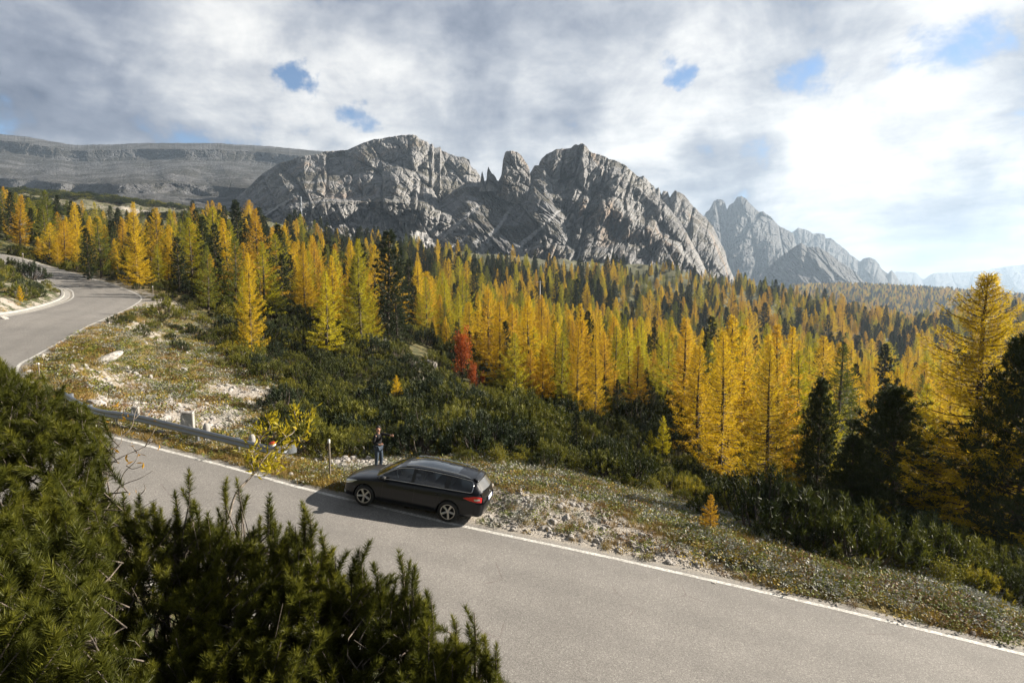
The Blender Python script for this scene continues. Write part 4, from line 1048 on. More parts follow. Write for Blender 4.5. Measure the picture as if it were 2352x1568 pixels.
# ------------------------------------------------------------------ dwarf pine scrub and leafy bushes over the slope
SC = [shrub(300+i, spread=(.9, 1.1, .8)[i]) for i in range(3)]
for i, s in enumerate(SC): form('scrub%d' % i, s, ['mugo', 'willow', 'pine'])
def plant_scrub():
    g = np.random.default_rng(21); n = 60000
    r = np.exp(g.uniform(math.log(18), math.log(140), n)); th = g.uniform(-50, 48, n)*math.pi/180
    x = np.sin(th)*r; y = np.cos(th)*r; lat, zr, idx = road_rel(x, y); z = ground(x, y); X, Y = project(x, y, z)
    cr = np.array([(100,700),(250,680),(360,690),(400,740),(470,830),(560,860),(640,900),(610,985),(640,1030),(740,1045),(830,1045),(1000,1052),(1180,1075),(1330,1090),(1480,1130),(1620,1165),(1720,1215),(1900,1275),(2100,1330),(2400,1410),(2700,1450)], float)
    below = Y > np.interp(X, cr[:, 0], cr[:, 1])+6*fbm(x*.5, y*.5, o=2, s=3)
    scree = (X < 640) & (Y > np.interp(X, [100, 280, 320, 380, 460, 640], [650, 690, 790, 890, 950, 955])) & (Y > 690)
    ok = (lat > 2.5) & ~below & ~scree
    for (cx, cy, rx, ry) in ((965,820,45,28),(985,865,50,20),(900,735,20,8),(620,925,28,26),(585,885,34,24),(300,770,26,30)):
        ok &= ~(((X-cx)/rx)**2+((Y-cy)/ry)**2 < 1)
    # the bank inside the bend
    inn = (lat < -1.5) & (idx > 11*12) & (X > -80) & (r > 30)
    inn &= ~(((X-50)/70)**2+((Y-680)/35)**2 < 1) | (g.uniform(0, 1, n) < .12)
    ok |= inn & (g.uniform(0, 1, n) < .8)
    out = (lat > 1.2) & (lat < 8) & (idx > 15*12) & (g.uniform(0, 1, n) < .2); ok |= out
    for p in SMALL:
        u = np.array([p[0], p[1]])/math.hypot(p[0], p[1]); al = (x-p[0])*u[0]+(y-p[1])*u[1]; ac = (x-p[0])*u[1]-(y-p[1])*u[0]
        ok &= ~((np.abs(ac) < .055*p[1]*.45) & (al > -.11*p[1]) & (al < .8))
    k = np.where(ok)[0]; cell = {}; keep = []
    for i in k:
        s = 1.15 if r[i] < 35 else (1.5 if r[i] < 60 else 2.1); a, b = int(x[i]//s), int(y[i]//s)
        if any((x[i]-x[j])**2+(y[i]-y[j])**2 < s*s*.75 for da in (-1, 0, 1) for db in (-1, 0, 1) for j in cell.get((s, a+da, b+db), ())): continue
        cell.setdefault((s, a, b), []).append(i); keep.append(i)
    k = np.array(keep)
    lime = (fbm(x[k]*.10, y[k]*.10, o=3, s=61) > .12) & (g.uniform(0, 1, len(k)) < .75)
    edge = (np.abs(Y[k]-np.interp(X[k], cr[:, 0], cr[:, 1])) < 16) & (g.uniform(0, 1, len(k)) < .6)
    left = (X[k] < 560) & (Y[k] > 690) & (g.uniform(0, 1, len(k)) < .6)
    wil = (lime & (X[k] < 700)) | edge | left
    fl = [FORMS['scrub%d' % i][m][2] for m in ('mugo', 'pine') for i in range(3)]+[FORMS['bush']['willow'][2], FORMS['scrub0']['willow'][2]]
    pick = np.where(g.uniform(0, 1, len(k)) < .8, g.integers(0, 3, len(k)), g.integers(3, 6, len(k))); pick = np.where(wil, g.integers(6, 8, len(k)), pick)
    s = g.uniform(.7, 1.0, len(k))+g.uniform(0, 1, len(k))**2*1.25*np.where(r[k] > 60, 1.5, np.where(r[k] > 35, 1.15, 1.))*(1+.35*fbm(x[k]*.15, y[k]*.15, o=2, s=8))
    s = np.where(wil, s*.85, s); s = np.where(edge, s*.7, s)
    s = np.where((lat[k] < 0), s*.9, s); s = np.where((idx[k] > 15*12) & (lat[k] > 0) & (lat[k] < 8), s*.6, s)
    scatter('dwarf_pine_scrub', 'dark green dwarf pine scrub covering the slope beside the road', np.stack([x[k], y[k], z[k]-.08], 1), fl, pick, np.stack([s*1.05, s*1.05, s], 1), g.uniform(0, 6.28, len(k)))
    print('scrub', len(k))
    # scattered low growth on the high meadow under the plateau
    n = 6000; th = g.uniform(-50, -12, n)*math.pi/180; r = g.uniform(260, 950, n); x = np.sin(th)*r; y = np.cos(th)*r
    ok = (fbm(x*.012, y*.012, o=3, s=17) > -.05); x, y = x[ok], y[ok]; z = ground(x, y); s = g.uniform(2.2, 5.5, len(x))
    scatter('dwarf_pine_scrub', 'scattered dark scrub on the high meadow under the plateau', np.stack([x, y, z-.2], 1), fl, g.integers(0, 6, len(x)), np.stack([s*1.3, s*1.3, s*.7], 1), g.uniform(0, 6.28, len(x)))
plant_scrub()
# ------------------------------------------------------------------ dwarf pine bushes on the bank in front
def shoot_forms(n=6):
    g = np.random.default_rng(400); out = []
    for i in range(n):
        L = g.uniform(.13, .24); k = int(1400*L)+80
        s = g.uniform(0, 1, k)**.75; bend = g.normal(size=2)*.03
        C = np.stack([bend[0]*s*s, bend[1]*s*s, L*s], 1); a = g.uniform(0, 6.28, k)
        op = np.where(s > .9, g.uniform(.1, .8, k), g.uniform(.55, 1.25, k))
        D = np.stack([np.cos(a)*np.sin(op), np.sin(a)*np.sin(op), np.cos(op)], 1)
        V, F = blades(C, D, g.uniform(.036, .066, k)*(1-.25*s), .0031, g)
        out.append((V, F, np.repeat(np.clip(.25+.55*s+g.normal(size=k)*.15, 0, 1), 3), L))  # lighter towards the tip: sunlit ends painted into the needles
    return out
SHOOTS = shoot_forms()
SIL = np.array([(-300,770),(-100,795),(0,822),(60,852),(100,872),(150,885),(200,918),(232,965),(238,1010),(240,1110),(260,1138),(360,1165),(400,1182),(470,1190),(560,1200),(640,1200),(700,1215),(745,1260),(770,1312),(850,1310),(940,1330),(985,1390),(1010,1460),(1080,1450),(1120,1492),(1140,1540),(1165,1575),(1190,1700)], float)
def canopy_y(X, Y):
    ys = np.interp(X, [-300, 0, 240, 300, 600, 900, 1180], [4.9, 4.6, 4.2, 3.7, 3.2, 2.85, 2.55])
    t = np.clip((Y-np.interp(X, SIL[:, 0], SIL[:, 1]))/420., 0, 1.3)
    return ys-(ys-2.15)*.85*t**.8
def rot_to(d, g):
    d = d/np.linalg.norm(d); r = g.normal(size=3); u = np.cross(d, r); u /= np.linalg.norm(u); w = np.cross(d, u)
    return np.stack([u, w, d], 1)
def build_bushes():
    g = np.random.default_rng(401)
    defs = [('tall shaded dwarf pine bush at the left edge', -300, 245, 1500), ('dwarf pine bush with bare twisted branches at lower left', 245, 480, 520),
            ('dwarf pine bush with two upright shoots over the road', 480, 760, 620), ('sunlit dwarf pine bush at bottom centre', 760, 985, 420), ('last small dwarf pine bush at the road edge', 985, 1190, 230)]
    tips_sil = [(430,1087,.30),(405,1135,.2),(513,1102,.26),(543,1105,.28),(470,1150,.2),(617,1138,.30),(590,1185,.2),(698,1156,.26),(716,1171,.2),(746,1224,.2),(680,1200,.2),(769,1268,.2),(830,1252,.22),(815,1270,.2),(868,1293,.16),(922,1267,.28),(950,1300,.24),(988,1361,.2),(1046,1420,.2),(1089,1397,.26),(1117,1458,.18),(1140,1488,.2),(1137,1539,.15),(362,1155,.1),(325,1135,.1),(290,1140,.1)]
    for label, x0, x1, cnt in defs:
        fol = Acc(); wood = Acc(); nodes = []
        items = []
        for i in range(cnt):
            X = g.uniform(x0-25, x1+25); Ys = np.interp(X, SIL[:, 0], SIL[:, 1]); Y = Ys+8+g.uniform(0, 1)**1.15*max(90, 1690-Ys)
            depth = canopy_y(X, Y)+g.uniform(0, 1)**1.6*.6+.02
            if X > 1000: depth = canopy_y(X, Y)+g.uniform(0, .25)
            items.append((at(X, Y, depth), None))
        for X, Y, L in tips_sil:
            if x0 <= X < x1:
                y = canopy_y(X, Y+30)+.02
                for k in range(3):
                    items.append((at(X+g.normal()*2, Y+k*34, y)+np.array([g.normal()*.01, 0, 0]), 'up'))
        X0L = x0 < 0
        for tip, up in items:
            d = np.array([g.normal()*.5+.22, g.normal()*.5-.2, 1.0]) if up is None else np.array([g.normal()*.06, g.normal()*.06, 1.])
            d /= np.linalg.norm(d); V, F, A, L = SHOOTS[g.integers(len(SHOOTS))]; sc = g.uniform(.8, 1.2)*(1.25 if X0L else 1.)
            Rm = rot_to(d, g); base = tip-d*L*sc
            fol.add((V*sc) @ Rm.T + base, F, np.clip(A+g.normal()*.12, 0, 1))
            nodes.append((base, tip, d))
            V2, F2 = tube(np.array([base-d*.05, base, tip-d*.02]), np.array([.0045, .004, .002]), 4); wood.add(V2, F2)
        # woody skeleton: root on the bank, hubs under the canopy
        B = np.array([b for b, _, _ in nodes]); cen = B.mean(0); 
        root = np.array([cen[0], cen[1]+.1, 0]); root[2] = g1(root[0], root[1])-.05
        hubs = B[g.choice(len(B), 26, replace=False)]-np.array([0, 0, .16])
        for h in hubs:
            mid = root*.45+h*.55+np.array([g.normal()*.12, g.normal()*.12, -.12]); P = [root+g.normal(size=3)*.04, root*.75+mid*.25+np.array([0, 0, -.03]), mid, mid*.4+h*.6+g.normal(size=3)*.03, h]
            P = catmull(np.array(P), 4); V, F = tube(P, np.linspace(.022, .007, len(P)), 6); wood.add(V, F)
        for b, t_, d in nodes:
            h = hubs[((hubs-b)**2).sum(1).argmin()]
            P = catmull(np.array([h, (h+b)/2+g.normal(size=3)*.02-d*.03, b-d*.04]), 3); V, F = tube(P, np.linspace(.0065, .004, len(P)), 4); wood.add(V, F)
        # bare dead twigs inside
        for i in range(14):
            b = B[g.integers(len(B))]; P = np.array([b-np.array([0, 0, .25]), b-np.array([0, 0, .08])+g.normal(size=3)*.06, b+g.normal(size=3)*.14+np.array([0, 0, .05])])
            V, F = tube(catmull(P, 3), np.linspace(.005, .0015, 7), 4); wood.add(V, F)
        e = empty('dwarf_pine_bush', root); fm = fol.mesh('dwarf_pine_foliage', [M['mugo_near']], False, 'v'); wm = wood.mesh('dwarf_pine_branches', [M['bark_near']], True)
        fm.transform(Matrix.Translation(-Vector(root))); wm.transform(Matrix.Translation(-Vector(root)))
        link('foliage', fm, e); link('branches', wm, e)
        tag(e, label, 'bush', 'dwarf pine bushes on the bank in front')
build_bushes()

def z3(x, y, d): return at(x*.2502, 918.75+y*.2502, d)
def z4(x, y, d): return at(514.5+x*.1719, 900.4+y*.1719, d)
def sapling(name, label, cat, branches, leafmat, leafsets, bark, rbase):
    g = np.random.default_rng(410); wood = Acc(); lf = Acc(); org = branches[0][0][0]
    for P, r0, r1 in branches:
        P = np.array(P); P = P+np.vstack([np.zeros(3), g.normal(size=(len(P)-1, 3))*.006]); C = catmull(P, 5); V, F = tube(C, np.linspace(r0, r1, len(C)), 5); wood.add(V, F)
    C = []; D = []
    for p, d, n, spread in leafsets:
        for k in range(n):
            C.append(np.array(p)+g.normal(size=3)*spread); D.append(np.array(d)*.8+g.normal(size=3)*.55)
    C = np.array(C); D = np.array(D); n = len(C); L = g.uniform(.5, 1.15, n)*.052
    V, F = leaves(C, D, L, L*.30, g); lf.add(V, F, np.repeat(np.clip(g.normal(.55, .22, n), 0, 1), 4))
    e = empty(name, org); wm = wood.mesh(name+'_stems', [M[bark]], True); lm = lf.mesh(name+'_leaves', [M[leafmat]], False, 'v')
    for m in (wm, lm): m.transform(Matrix.Translation(-Vector(org)))
    link('stem', wm, e); link('leaves', lm, e); tag(e, label, cat)
def build_saplings():
    g = np.random.default_rng(411)
    Bz = [[(60,1700,3.5),(130,1450,3.55),(230,1260,3.6),(380,1080,3.7),(360,950,3.72),(380,830,3.7),(330,800,3.68)], [(380,1080,3.7),(440,1030,3.72),(600,870,3.78),(760,780,3.85),(870,720,3.9)],
          [(440,1020,3.72),(520,900,3.74),(620,780,3.78),(800,600,3.8),(900,530,3.84),(1000,440,3.88),(1100,340,3.9),(1160,285,3.92)], [(370,960,3.72),(450,760,3.7),(520,600,3.68),(580,470,3.65),(620,380,3.64),(690,330,3.62)],
          [(480,680,3.7),(450,560,3.66),(470,480,3.65)], [(820,590,3.8),(760,520,3.76),(740,470,3.75)], [(1000,440,3.88),(960,330,3.9),(945,240,3.9)], [(700,800,3.82),(880,700,3.9),(1040,620,3.95),(1150,500,3.98)], [(240,1270,3.62),(400,1110,3.66),(520,900,3.7)],
          [(440,1030,3.7),(560,980,3.75),(720,960,3.8)]]
    br = []
    for i, b in enumerate(Bz): br.append(([z4(*q) for q in b], .009 if i == 0 else .005, .0018))
    ls = []
    for i, b in enumerate(Bz):
        P = np.array([z4(*q) for q in b]); start = 4 if i == 0 else (3 if i == 8 else 1)
        C = catmull(P, 3)[start*3-2:]
        for j, c in enumerate(C):
            last = j > len(C)-5
            d = C[min(j+1, len(C)-1)]-C[max(j-1, 0)]; d /= np.linalg.norm(d)+1e-9
            ls.append((c, d*.7+np.array([0, 0, .5]), 7 if last else 3, .020))
    for q in ((560,1010,3.75),(620,1000,3.75),(680,980,3.78),(700,1010,3.8),(600,950,3.75),(480,1060,3.7),(640,1040,3.76),(540,960,3.73)): ls.append((z4(*q), (0.3, 0, .4), 8, .03))
    sapling('willow_sapling', 'yellow-leaved willow sapling leaning over the road edge', 'sapling', br, 'willow_yellow', ls, 'bark_pale', .009)
    Bz = [[(420,1500,3.8),(520,1280,3.85),(600,1130,3.9),(700,1000,3.95),(880,770,4.0),(930,620,4.02),(1080,440,4.05),(1110,350,4.07),(1090,150,4.1)], [(890,740,4.0),(1010,600,4.02),(1150,500,4.05),(1290,440,4.1),(1400,380,4.12),(1480,330,4.15)],
          [(1110,340,4.07),(1190,240,4.1),(1260,120,4.12),(1270,0,4.15),(1230,-60,4.16)], [(1240,170,4.12),(1330,80,4.15),(1410,-10,4.18)], [(940,1050,3.95),(1060,840,4.0),(1160,680,4.0),(1250,570,4.0),(1280,480,4.02),(1310,440,4.05)],
          [(1000,900,3.98),(1130,790,4.),(1290,720,4.02),(1410,655,4.05)], [(930,620,4.02),(880,560,4.),(860,490,4.)], [(1160,600,4.02),(1220,640,4.),(1320,600,4.)], [(1250,470,4.08),(1210,430,4.1),(1170,400,4.1)],
          [(700,980,3.95),(760,850,4.),(880,780,4.02),(1000,730,4.05),(1120,650,4.05)], [(500,1300,3.85),(760,1130,3.8),(1000,1000,3.8),(1180,900,3.8)], [(1180,250,4.1),(1100,230,4.1),(1080,160,4.1)], [(1000,620,4.02),(1060,560,4.),(1120,545,4.)], [(1330,430,4.1),(1400,300,4.1),(1440,240,4.12)],
          [(1300,860,4.),(1330,800,4.),(1310,760,4.02)], [(800,880,3.97),(850,1000,3.9),(870,1100,3.9)]]
    br = [([z3(*q) for q in b], .010 if i == 0 else .0045, .0012) for i, b in enumerate(Bz)]
    ls = [(z3(x, y, 4.05), (g.normal()*.5, g.normal()*.3, .1), 2, .012) for x, y in ((970,410),(1200,420),(1210,330),(1330,600),(1300,480),(1110,550),(800,460),(900,410),(1400,100),(1390,180),(1180,180),(1140,170),(1100,60),(1240,860),(1040,430),(1220,570),(500,450),(1460,430),(930,1130),(880,1120),(1290,500),(1060,60),(1020,190),(1150,150),(740,580))]
    sapling('bare_shrub', 'bare twiggy shrub with a few orange-brown leaves', 'shrub', br, 'twig_leaf', ls, 'bark_pale', .01)
build_saplings()
# ------------------------------------------------------------------ the parked car (x forward, y left, z up, origin on the ground between the axles)
M['car_paint'] = NT('black_car_paint').principled((.004, .0045, .007), .3, None, Coat_Weight=.4, Coat_Roughness=.03, Specular_IOR_Level=.3)
M['car_plastic'] = simple('black_trim', (.012, .012, .012), .55, .1, 30.)
M['chrome'] = NT('bright_trim').principled((.75, .75, .76), .14, None, Metallic=1.)
M['alloy'] = NT('alloy_rim').principled((.55, .53, .50), .3, None, Metallic=.85)
M['alloy_dark'] = NT('dark_rim').principled((.02, .02, .02), .4, None, Metallic=.3)
M['rubber'] = simple('tyre_rubber', (.014, .014, .014), .8, .15, 30.)
M['tail_red'] = NT('red_lamp_glass').principled((.55, .008, .012), .15, None, Coat_Weight=1.)
M['lamp_clear'] = NT('clear_lamp_glass').principled((.55, .55, .52), .12, None, Metallic=.5, Coat_Weight=1.)
M['plate'] = simple('white_plate', (.75, .76, .76), .4, .04, 8.)
M['plate_blue'] = simple('blue_plate_band', (.02, .06, .35), .4, .04, 8.)
M['seat'] = simple('dark_seat_cloth', (.03, .03, .034), .85, .15, 20.)
def mat_glass():
    t = NT('tinted_glass'); tr = t.new('ShaderNodeBsdfTransparent'); tr.inputs[0].default_value = (.42, .46, .47, 1)
    gl = t.new('ShaderNodeBsdfGlossy'); gl.inputs['Roughness'].default_value = .03; gl.inputs[0].default_value = (1, 1, 1, 1)
    fr = t.new('ShaderNodeFresnel'); fr.inputs[0].default_value = 1.5
    m = t.new('ShaderNodeMixShader'); t.L.new(t.math('MULTIPLY_ADD', fr.outputs[0], 1.3, .03, clamp=True), m.inputs[0]); t.L.new(tr.outputs[0], m.inputs[1]); t.L.new(gl.outputs[0], m.inputs[2]); t.L.new(m.outputs[0], t.out.inputs[0])
    return t.m
M['car_glass'] = mat_glass()
def interp_rows(tab, xs):
    tab = np.array(sorted(tab)); X = tab[:, 0]
    out = []
    for k in range(1, tab.shape[1]):
        y = tab[:, k]; d = np.gradient(y, X)
        i = np.clip(np.searchsorted(X, xs)-1, 0, len(X)-2); h = X[i+1]-X[i]; t = (xs-X[i])/h
        out.append((2*t**3-3*t**2+1)*y[i]+(t**3-2*t**2+t)*h*d[i]+(-2*t**3+3*t**2)*y[i+1]+(t**3-t**2)*h*d[i+1])
    return np.stack(out, 1)
# x, half width, bottom, shoulder height, top edge height, top centre height
BODY = [(2.215,.40,.30,.50,.56,.60),(2.17,.60,.24,.56,.63,.68),(2.08,.74,.20,.62,.69,.745),(1.95,.82,.19,.68,.745,.80),(1.70,.875,.20,.75,.81,.865),(1.365,.90,.21,.80,.865,.92),(1.0,.905,.20,.84,.915,.975),(.75,.905,.19,.86,.94,.99),
        (.2,.905,.19,.87,.955,.985),(-.5,.905,.19,.88,.975,.985),(-1.0,.908,.20,.89,.985,.99),(-1.365,.912,.21,.90,.992,.995),(-1.8,.895,.22,.905,.998,1.0),(-2.1,.85,.26,.90,1.0,1.005),(-2.26,.79,.29,.88,.99,1.0),(-2.345,.70,.30,.80,.90,.93),(-2.385,.55,.33,.62,.74,.80)]
RING = [(0,0,0),(.45,0,0),(.78,0,0),(.93,.05,0),(.985,.14,0),(1.0,.26,0),(1.003,.40,0),(.992,.50,0),(.997,.60,0),(.985,.78,0),(.965,1.0,0)]   # width share, share of bottom->shoulder
def body_ring(row, dense=4):
    w, zb, zs, ze, zc = row
    pts = [(a*w, zb+(zs-zb)*b) for a, b, _ in RING] + [(.925*w, zs*.45+ze*.55), (.86*w, ze), (.70*w, ze+(zc-ze)*.45), (.45*w, ze+(zc-ze)*.80), (0, zc)]
    P = np.array(pts); return P
def body_grid(xs):
    rows = interp_rows(BODY, np.asarray(xs, float)); return np.array([np.column_stack([np.full(16, x), body_ring(r)]) for x, r in zip(xs, rows)])
def body_pt(x, v, off=0.):
    """surface point at station x, ring parameter v (0..15), left side"""
    def f(x, v):
        r = body_ring(interp_rows(BODY, np.array([x]))[0]); i = min(int(v), 14); t = v-i; p = r[i]*(1-t)+r[i+1]*t; return np.array([x, p[0], p[1]])
    p = f(x, v)
    if off:
        a = f(x+.02, v)-f(x-.02, v); b = f(x, min(v+.2, 15))-f(x, v-.2); n = np.cross(a, b); n /= np.linalg.norm(n)+1e-9
        if n @ np.array([0 if abs(x) < 2.0 else x, p[1], p[2]-.55]) < 0: n = -n
        p = p+n*off
    return p
def body_v(x, z):
    """ring parameter where the left flank reaches height z"""
    vs = np.linspace(3, 12, 91); r = [body_pt(x, v)[2] for v in vs]; return vs[int(np.abs(np.array(r)-z).argmin())]
def patch(name, xz0, xz1, n, m, mat, parent, off=.006, side=1, label=None):
    """strip on the flank between two lines of (x,z), n along, m across"""
    A = np.array(xz0, float); B = np.array(xz1, float); t = np.linspace(0, 1, n)
    def along(L): k = np.linspace(0, 1, len(L)); return np.stack([np.interp(t, k, L[:, 0]), np.interp(t, k, L[:, 1])], 1)
    A, B = along(A), along(B); V = []
    for a, b in zip(A, B):
        for s in np.linspace(0, 1, m):
            x, z = a*(1-s)+b*s; p = body_pt(x, body_v(x, z), off); p[1] *= side; V.append(p)
    o = link(name, make_mesh(name, V, grid_faces(n, m), [mat], True), parent)
    if label: o['label'] = label
    return o
def edge_line(xs):
    """roof rail line of the greenhouse: y, z of the roof edge; y, z of the belt"""
    T = [(1.06,.80,.952,.80,.948),(.90,.765,1.055,.835,.955),(.65,.70,1.215,.850,.962),(.38,.635,1.345,.855,.968),(.05,.605,1.405,.858,.972),(-.35,.595,1.425,.860,.978),(-.9,.585,1.412,.858,.986),(-1.4,.57,1.382,.850,.992),(-1.8,.55,1.340,.835,.996),(-2.0,.54,1.305,.822,.999),(-2.10,.56,1.235,.812,1.0),(-2.2,.60,1.125,.80,1.0),(-2.30,.66,1.008,.77,1.0)]
    return interp_rows(T, np.asarray(xs, float))
def side_pt(x, t, side=1, off=0.):
    yr, zr, yb, zb = edge_line([x])[0]; y = yb*(1-t)+yr*t+.028*math.sin(math.pi*t)+off; return np.array([x, y*side, zb*(1-t)+zr*t+off*.3])
def top_pt(x, s, off=0.):
    yr, zr, _, _ = edge_line([x])[0]; ex = np.interp(x, [-2.3, -2.05, -1.7, .2, .5, 1.06], [.12, .05, 0, 0, .05, .16])*(-1 if x < -1 else 1)
    c = np.interp(x, [-2.3, -2.0, -1, 0, .5, 1.06], [.02, .045, .058, .05, .04, .015]); k = 1-s*s
    return np.array([x+ex*k, yr*s, zr+c*k+off])
def gridpatch(name, fn, us, vs, mat, parent, thick=0., smooth=True):
    V = [fn(u, v) for u in us for v in vs]; o = link(name, make_mesh(name, V, grid_faces(len(us), len(vs)), [mat], smooth), parent)
    if thick: m = o.modifiers.new('thickness', 'SOLIDIFY'); m.thickness = thick; m.offset = 0
    return o
def bool_cut(o, cutters):
    for c in cutters:
        m = o.modifiers.new('arch', 'BOOLEAN'); m.object = c; m.operation = 'DIFFERENCE'; m.solver = 'EXACT'
    bpy.context.view_layer.update(); dg = bpy.context.evaluated_depsgraph_get()
    me = bpy.data.meshes.new_from_object(o.evaluated_get(dg)); o.modifiers.clear(); old = o.data; o.data = me
    for c in cutters: bpy.data.objects.remove(c)
def build_car():
    car = bpy.data.objects.new('parked_car', None); COL.objects.link(car)
    H = Vector(CARH).normalized(); L = Vector(CARL).normalized(); U = H.cross(L).normalized(); L = U.cross(H)
    car.matrix_world = Matrix(((H.x, L.x, U.x, CARP[0]), (H.y, L.y, U.y, CARP[1]), (H.z, L.z, U.z, CARP[2]), (0, 0, 0, 1)))
    tag(car, 'black estate car with roof rails parked half on the gravel verge', 'car')
    # lower body: closed loft, mirrored
    xs = np.concatenate([[2.215, 2.195], np.linspace(2.17, -2.345, 90), [-2.37, -2.385]]); G = body_grid(xs)
    Rr = G[:, 1:-1][:, ::-1].copy(); Rr[..., 1] *= -1; ring = np.concatenate([G, Rr], 1); nr = ring.shape[1]
    V = ring.reshape(-1, 3); F = [tuple(int(a) for a in f) for f in grid_faces(len(xs), nr, True)]
    me = bpy.data.meshes.new('body'); me.from_pydata([tuple(v) for v in V], [], F+[tuple(range(nr))[::-1], tuple((len(xs)-1)*nr+i for i in range(nr))]); me.materials.append(M['car_paint'])
    bm = bmesh.new(); bm.from_mesh(me); bmesh.ops.recalc_face_normals(bm, faces=bm.faces); bm.to_mesh(me); bm.free()
    body = bpy.data.objects.new('body', me); COL.objects.link(body)
    cut = []
    for cx in (1.365, -1.365):
        for s in (1, -1):
            b = bmesh.new(); bmesh.ops.create_cone(b, cap_ends=True, segments=40, radius1=.372, radius2=.372, depth=.5, matrix=Matrix.Translation((cx, s*.86, .335)) @ Matrix.Rotation(R(90), 4, 'X'))
            mm = bpy.data.meshes.new('c'); b.to_mesh(mm); b.free(); mm.materials.append(M['car_plastic']); c = bpy.data.objects.new('c', mm); COL.objects.link(c); cut.append(c)
    bool_cut(body, cut); body.parent = car; body.data.polygons.foreach_set('use_smooth', [True]*len(body.data.polygons))
    es = body.modifiers.new('edge', 'EDGE_SPLIT'); es.split_angle = R(32)
    # greenhouse
    xw = np.linspace(1.04, -2.28, 84)
    win = [(.80, -.09), (-.20, -1.16), (-1.30, -2.02)]
    for side in (1, -1):
        fr = Acc(); ts = [0, .07, .90, 1.0]
        gridx = sorted(set(list(np.linspace(1.04, -2.29, 60))+[x for w in win for x in w]), reverse=True)
        for a, b in zip(gridx[:-1], gridx[1:]):
            m = (a+b)/2; inw = any(w[1] < m < w[0] for w in win)
            for t0, t1 in ((0, .07), (.07, .90), (.90, 1.)):
                if t0 == .07 and inw: continue
                tt = np.linspace(t0, t1, 2 if t0 != .07 else 6); V = [side_pt(x, t, side) for x in (a, b) for t in tt]; fr.add(V, grid_faces(2, len(tt)))
        link('window_frame', fr.mesh('window_frame', [M['car_paint']], True), car)
        for w in win: gridpatch('side_window', lambda x, t: side_pt(x, t, side, -.006), np.linspace(w[0], w[1], 14), np.linspace(.06, .91, 7), M['car_glass'], car)
        for w in ((-.09, -.20), (-1.16, -1.30)): gridpatch('door_pillar', lambda x, t: side_pt(x, t, side, .002), np.linspace(w[0], w[1], 3), np.linspace(.07, .9, 6), M['car_plastic'], car)
        # bright strip under and round the windows
        P = [side_pt(x, .035, side, .008) for x in np.linspace(.98, -1.98, 40)]+[side_pt(-2.03, t, side, .010) for t in (.12, .3, .5, .68)]+[side_pt(x, .925, side, .008) for x in np.linspace(-1.96, .72, 36)]+[side_pt(x, .93, side, .008) for x in (.85, .95)]
        V, F = tube(P, .0085, 6); link('window_trim', make_mesh('window_trim', V, F, [M['chrome']], True), car)
        # roof rail
        P = [top_pt(x, .93*side, .012+.032*min(1, (x+1.86)/.25, (.20-x)/.25)) for x in np.linspace(.20, -1.86, 40)]
        V, F = tube(P, .017, 8); link('roof_rail', make_mesh('roof_rail', V, F, [M['chrome']], True), car)
        # flank details
        for x in (.80, -.22):
            patch('door_seam', [(x, .30), (x, .55), (x-.01, .93)], [(x-.012, .30), (x-.012, .55), (x-.022, .93)], 14, 2, M['car_plastic'], car, .0025, side)
        patch('door_seam', [(-.98, .60), (-1.02, .75), (-1.20, .96)], [(-.992, .60), (-1.032, .75), (-1.212, .96)], 12, 2, M['car_plastic'], car, .0025, side)
        patch('sill', [(.95, .30), (-.95, .30)], [(.95, .22), (-.95, .22)], 30, 3, M['car_plastic'], car, .008, side)
        for x in (.02, -1.0):
            hb = bmesh.new(); p = body_pt(x, body_v(x, .80), .018); bmesh.ops.create_cube(hb, size=1, matrix=Matrix.Translation((p[0], p[1]*side, p[2])) @ Matrix.Diagonal((.19, .022, .028, 1))); bmesh.ops.bevel(hb, geom=hb.edges[:], offset=.008, segments=2, affect='EDGES'); bm_obj('door_handle', hb, M['car_paint'], car)
        hl = patch('headlight', [(2.13, .655), (2.02, .70), (1.85, .745), (1.66, .765)], [(2.10, .575), (1.99, .605), (1.84, .66), (1.66, .755)], 14, 5, M['lamp_clear'], car, .006, side)
        tl = patch('tail_light', [(-1.80, .845), (-2.05, .905), (-2.2, .915), (-2.335, .88)], [(-1.80, .825), (-2.05, .77), (-2.2, .745), (-2.335, .74)], 16, 5, M['tail_red'], car, .010, side)
        o = patch('reversing_lamp', [(-2.12, .845), (-2.29, .845)], [(-2.12, .795), (-2.29, .795)], 8, 3, M['lamp_clear'], tl, .014, side)
        patch('reflector', [(-2.20, .37), (-2.33, .37)], [(-2.20, .34), (-2.33, .34)], 8, 2, M['tail_red'], car, .008, side)
        patch('fog_lamp', [(2.12, .36), (2.02, .36)], [(2.12, .29), (2.02, .29)], 5, 3, M['lamp_clear'], car, .006, side)
        # mirror
        mb = bmesh.new(); bmesh.ops.create_uvsphere(mb, u_segments=16, v_segments=10, radius=1, matrix=Matrix.Translation((.80, side*.985, 1.03)) @ Matrix.Diagonal((.10, .115, .075, 1)))
        bmesh.ops.create_cube(mb, size=1, matrix=Matrix.Translation((.80, side*.885, .975)) @ Matrix.Diagonal((.07, .12, .03, 1))); mr = bm_obj('door_mirror', mb, M['car_paint'], car)
        gb = bmesh.new(); bmesh.ops.create_cone(gb, cap_ends=True, segments=20, radius1=1, radius2=1, depth=.02, matrix=Matrix.Translation((.705, side*.99, 1.03)) @ Matrix.Diagonal((1, .09, .055, 1)) @ Matrix.Rotation(R(90), 4, 'Y')); bm_obj('mirror_glass', gb, M['car_plastic'], mr)
    ss = np.linspace(-1, 1, 17)
    gridpatch('roof', top_pt, np.linspace(.40, -2.03, 44), ss, M['car_paint'], car)
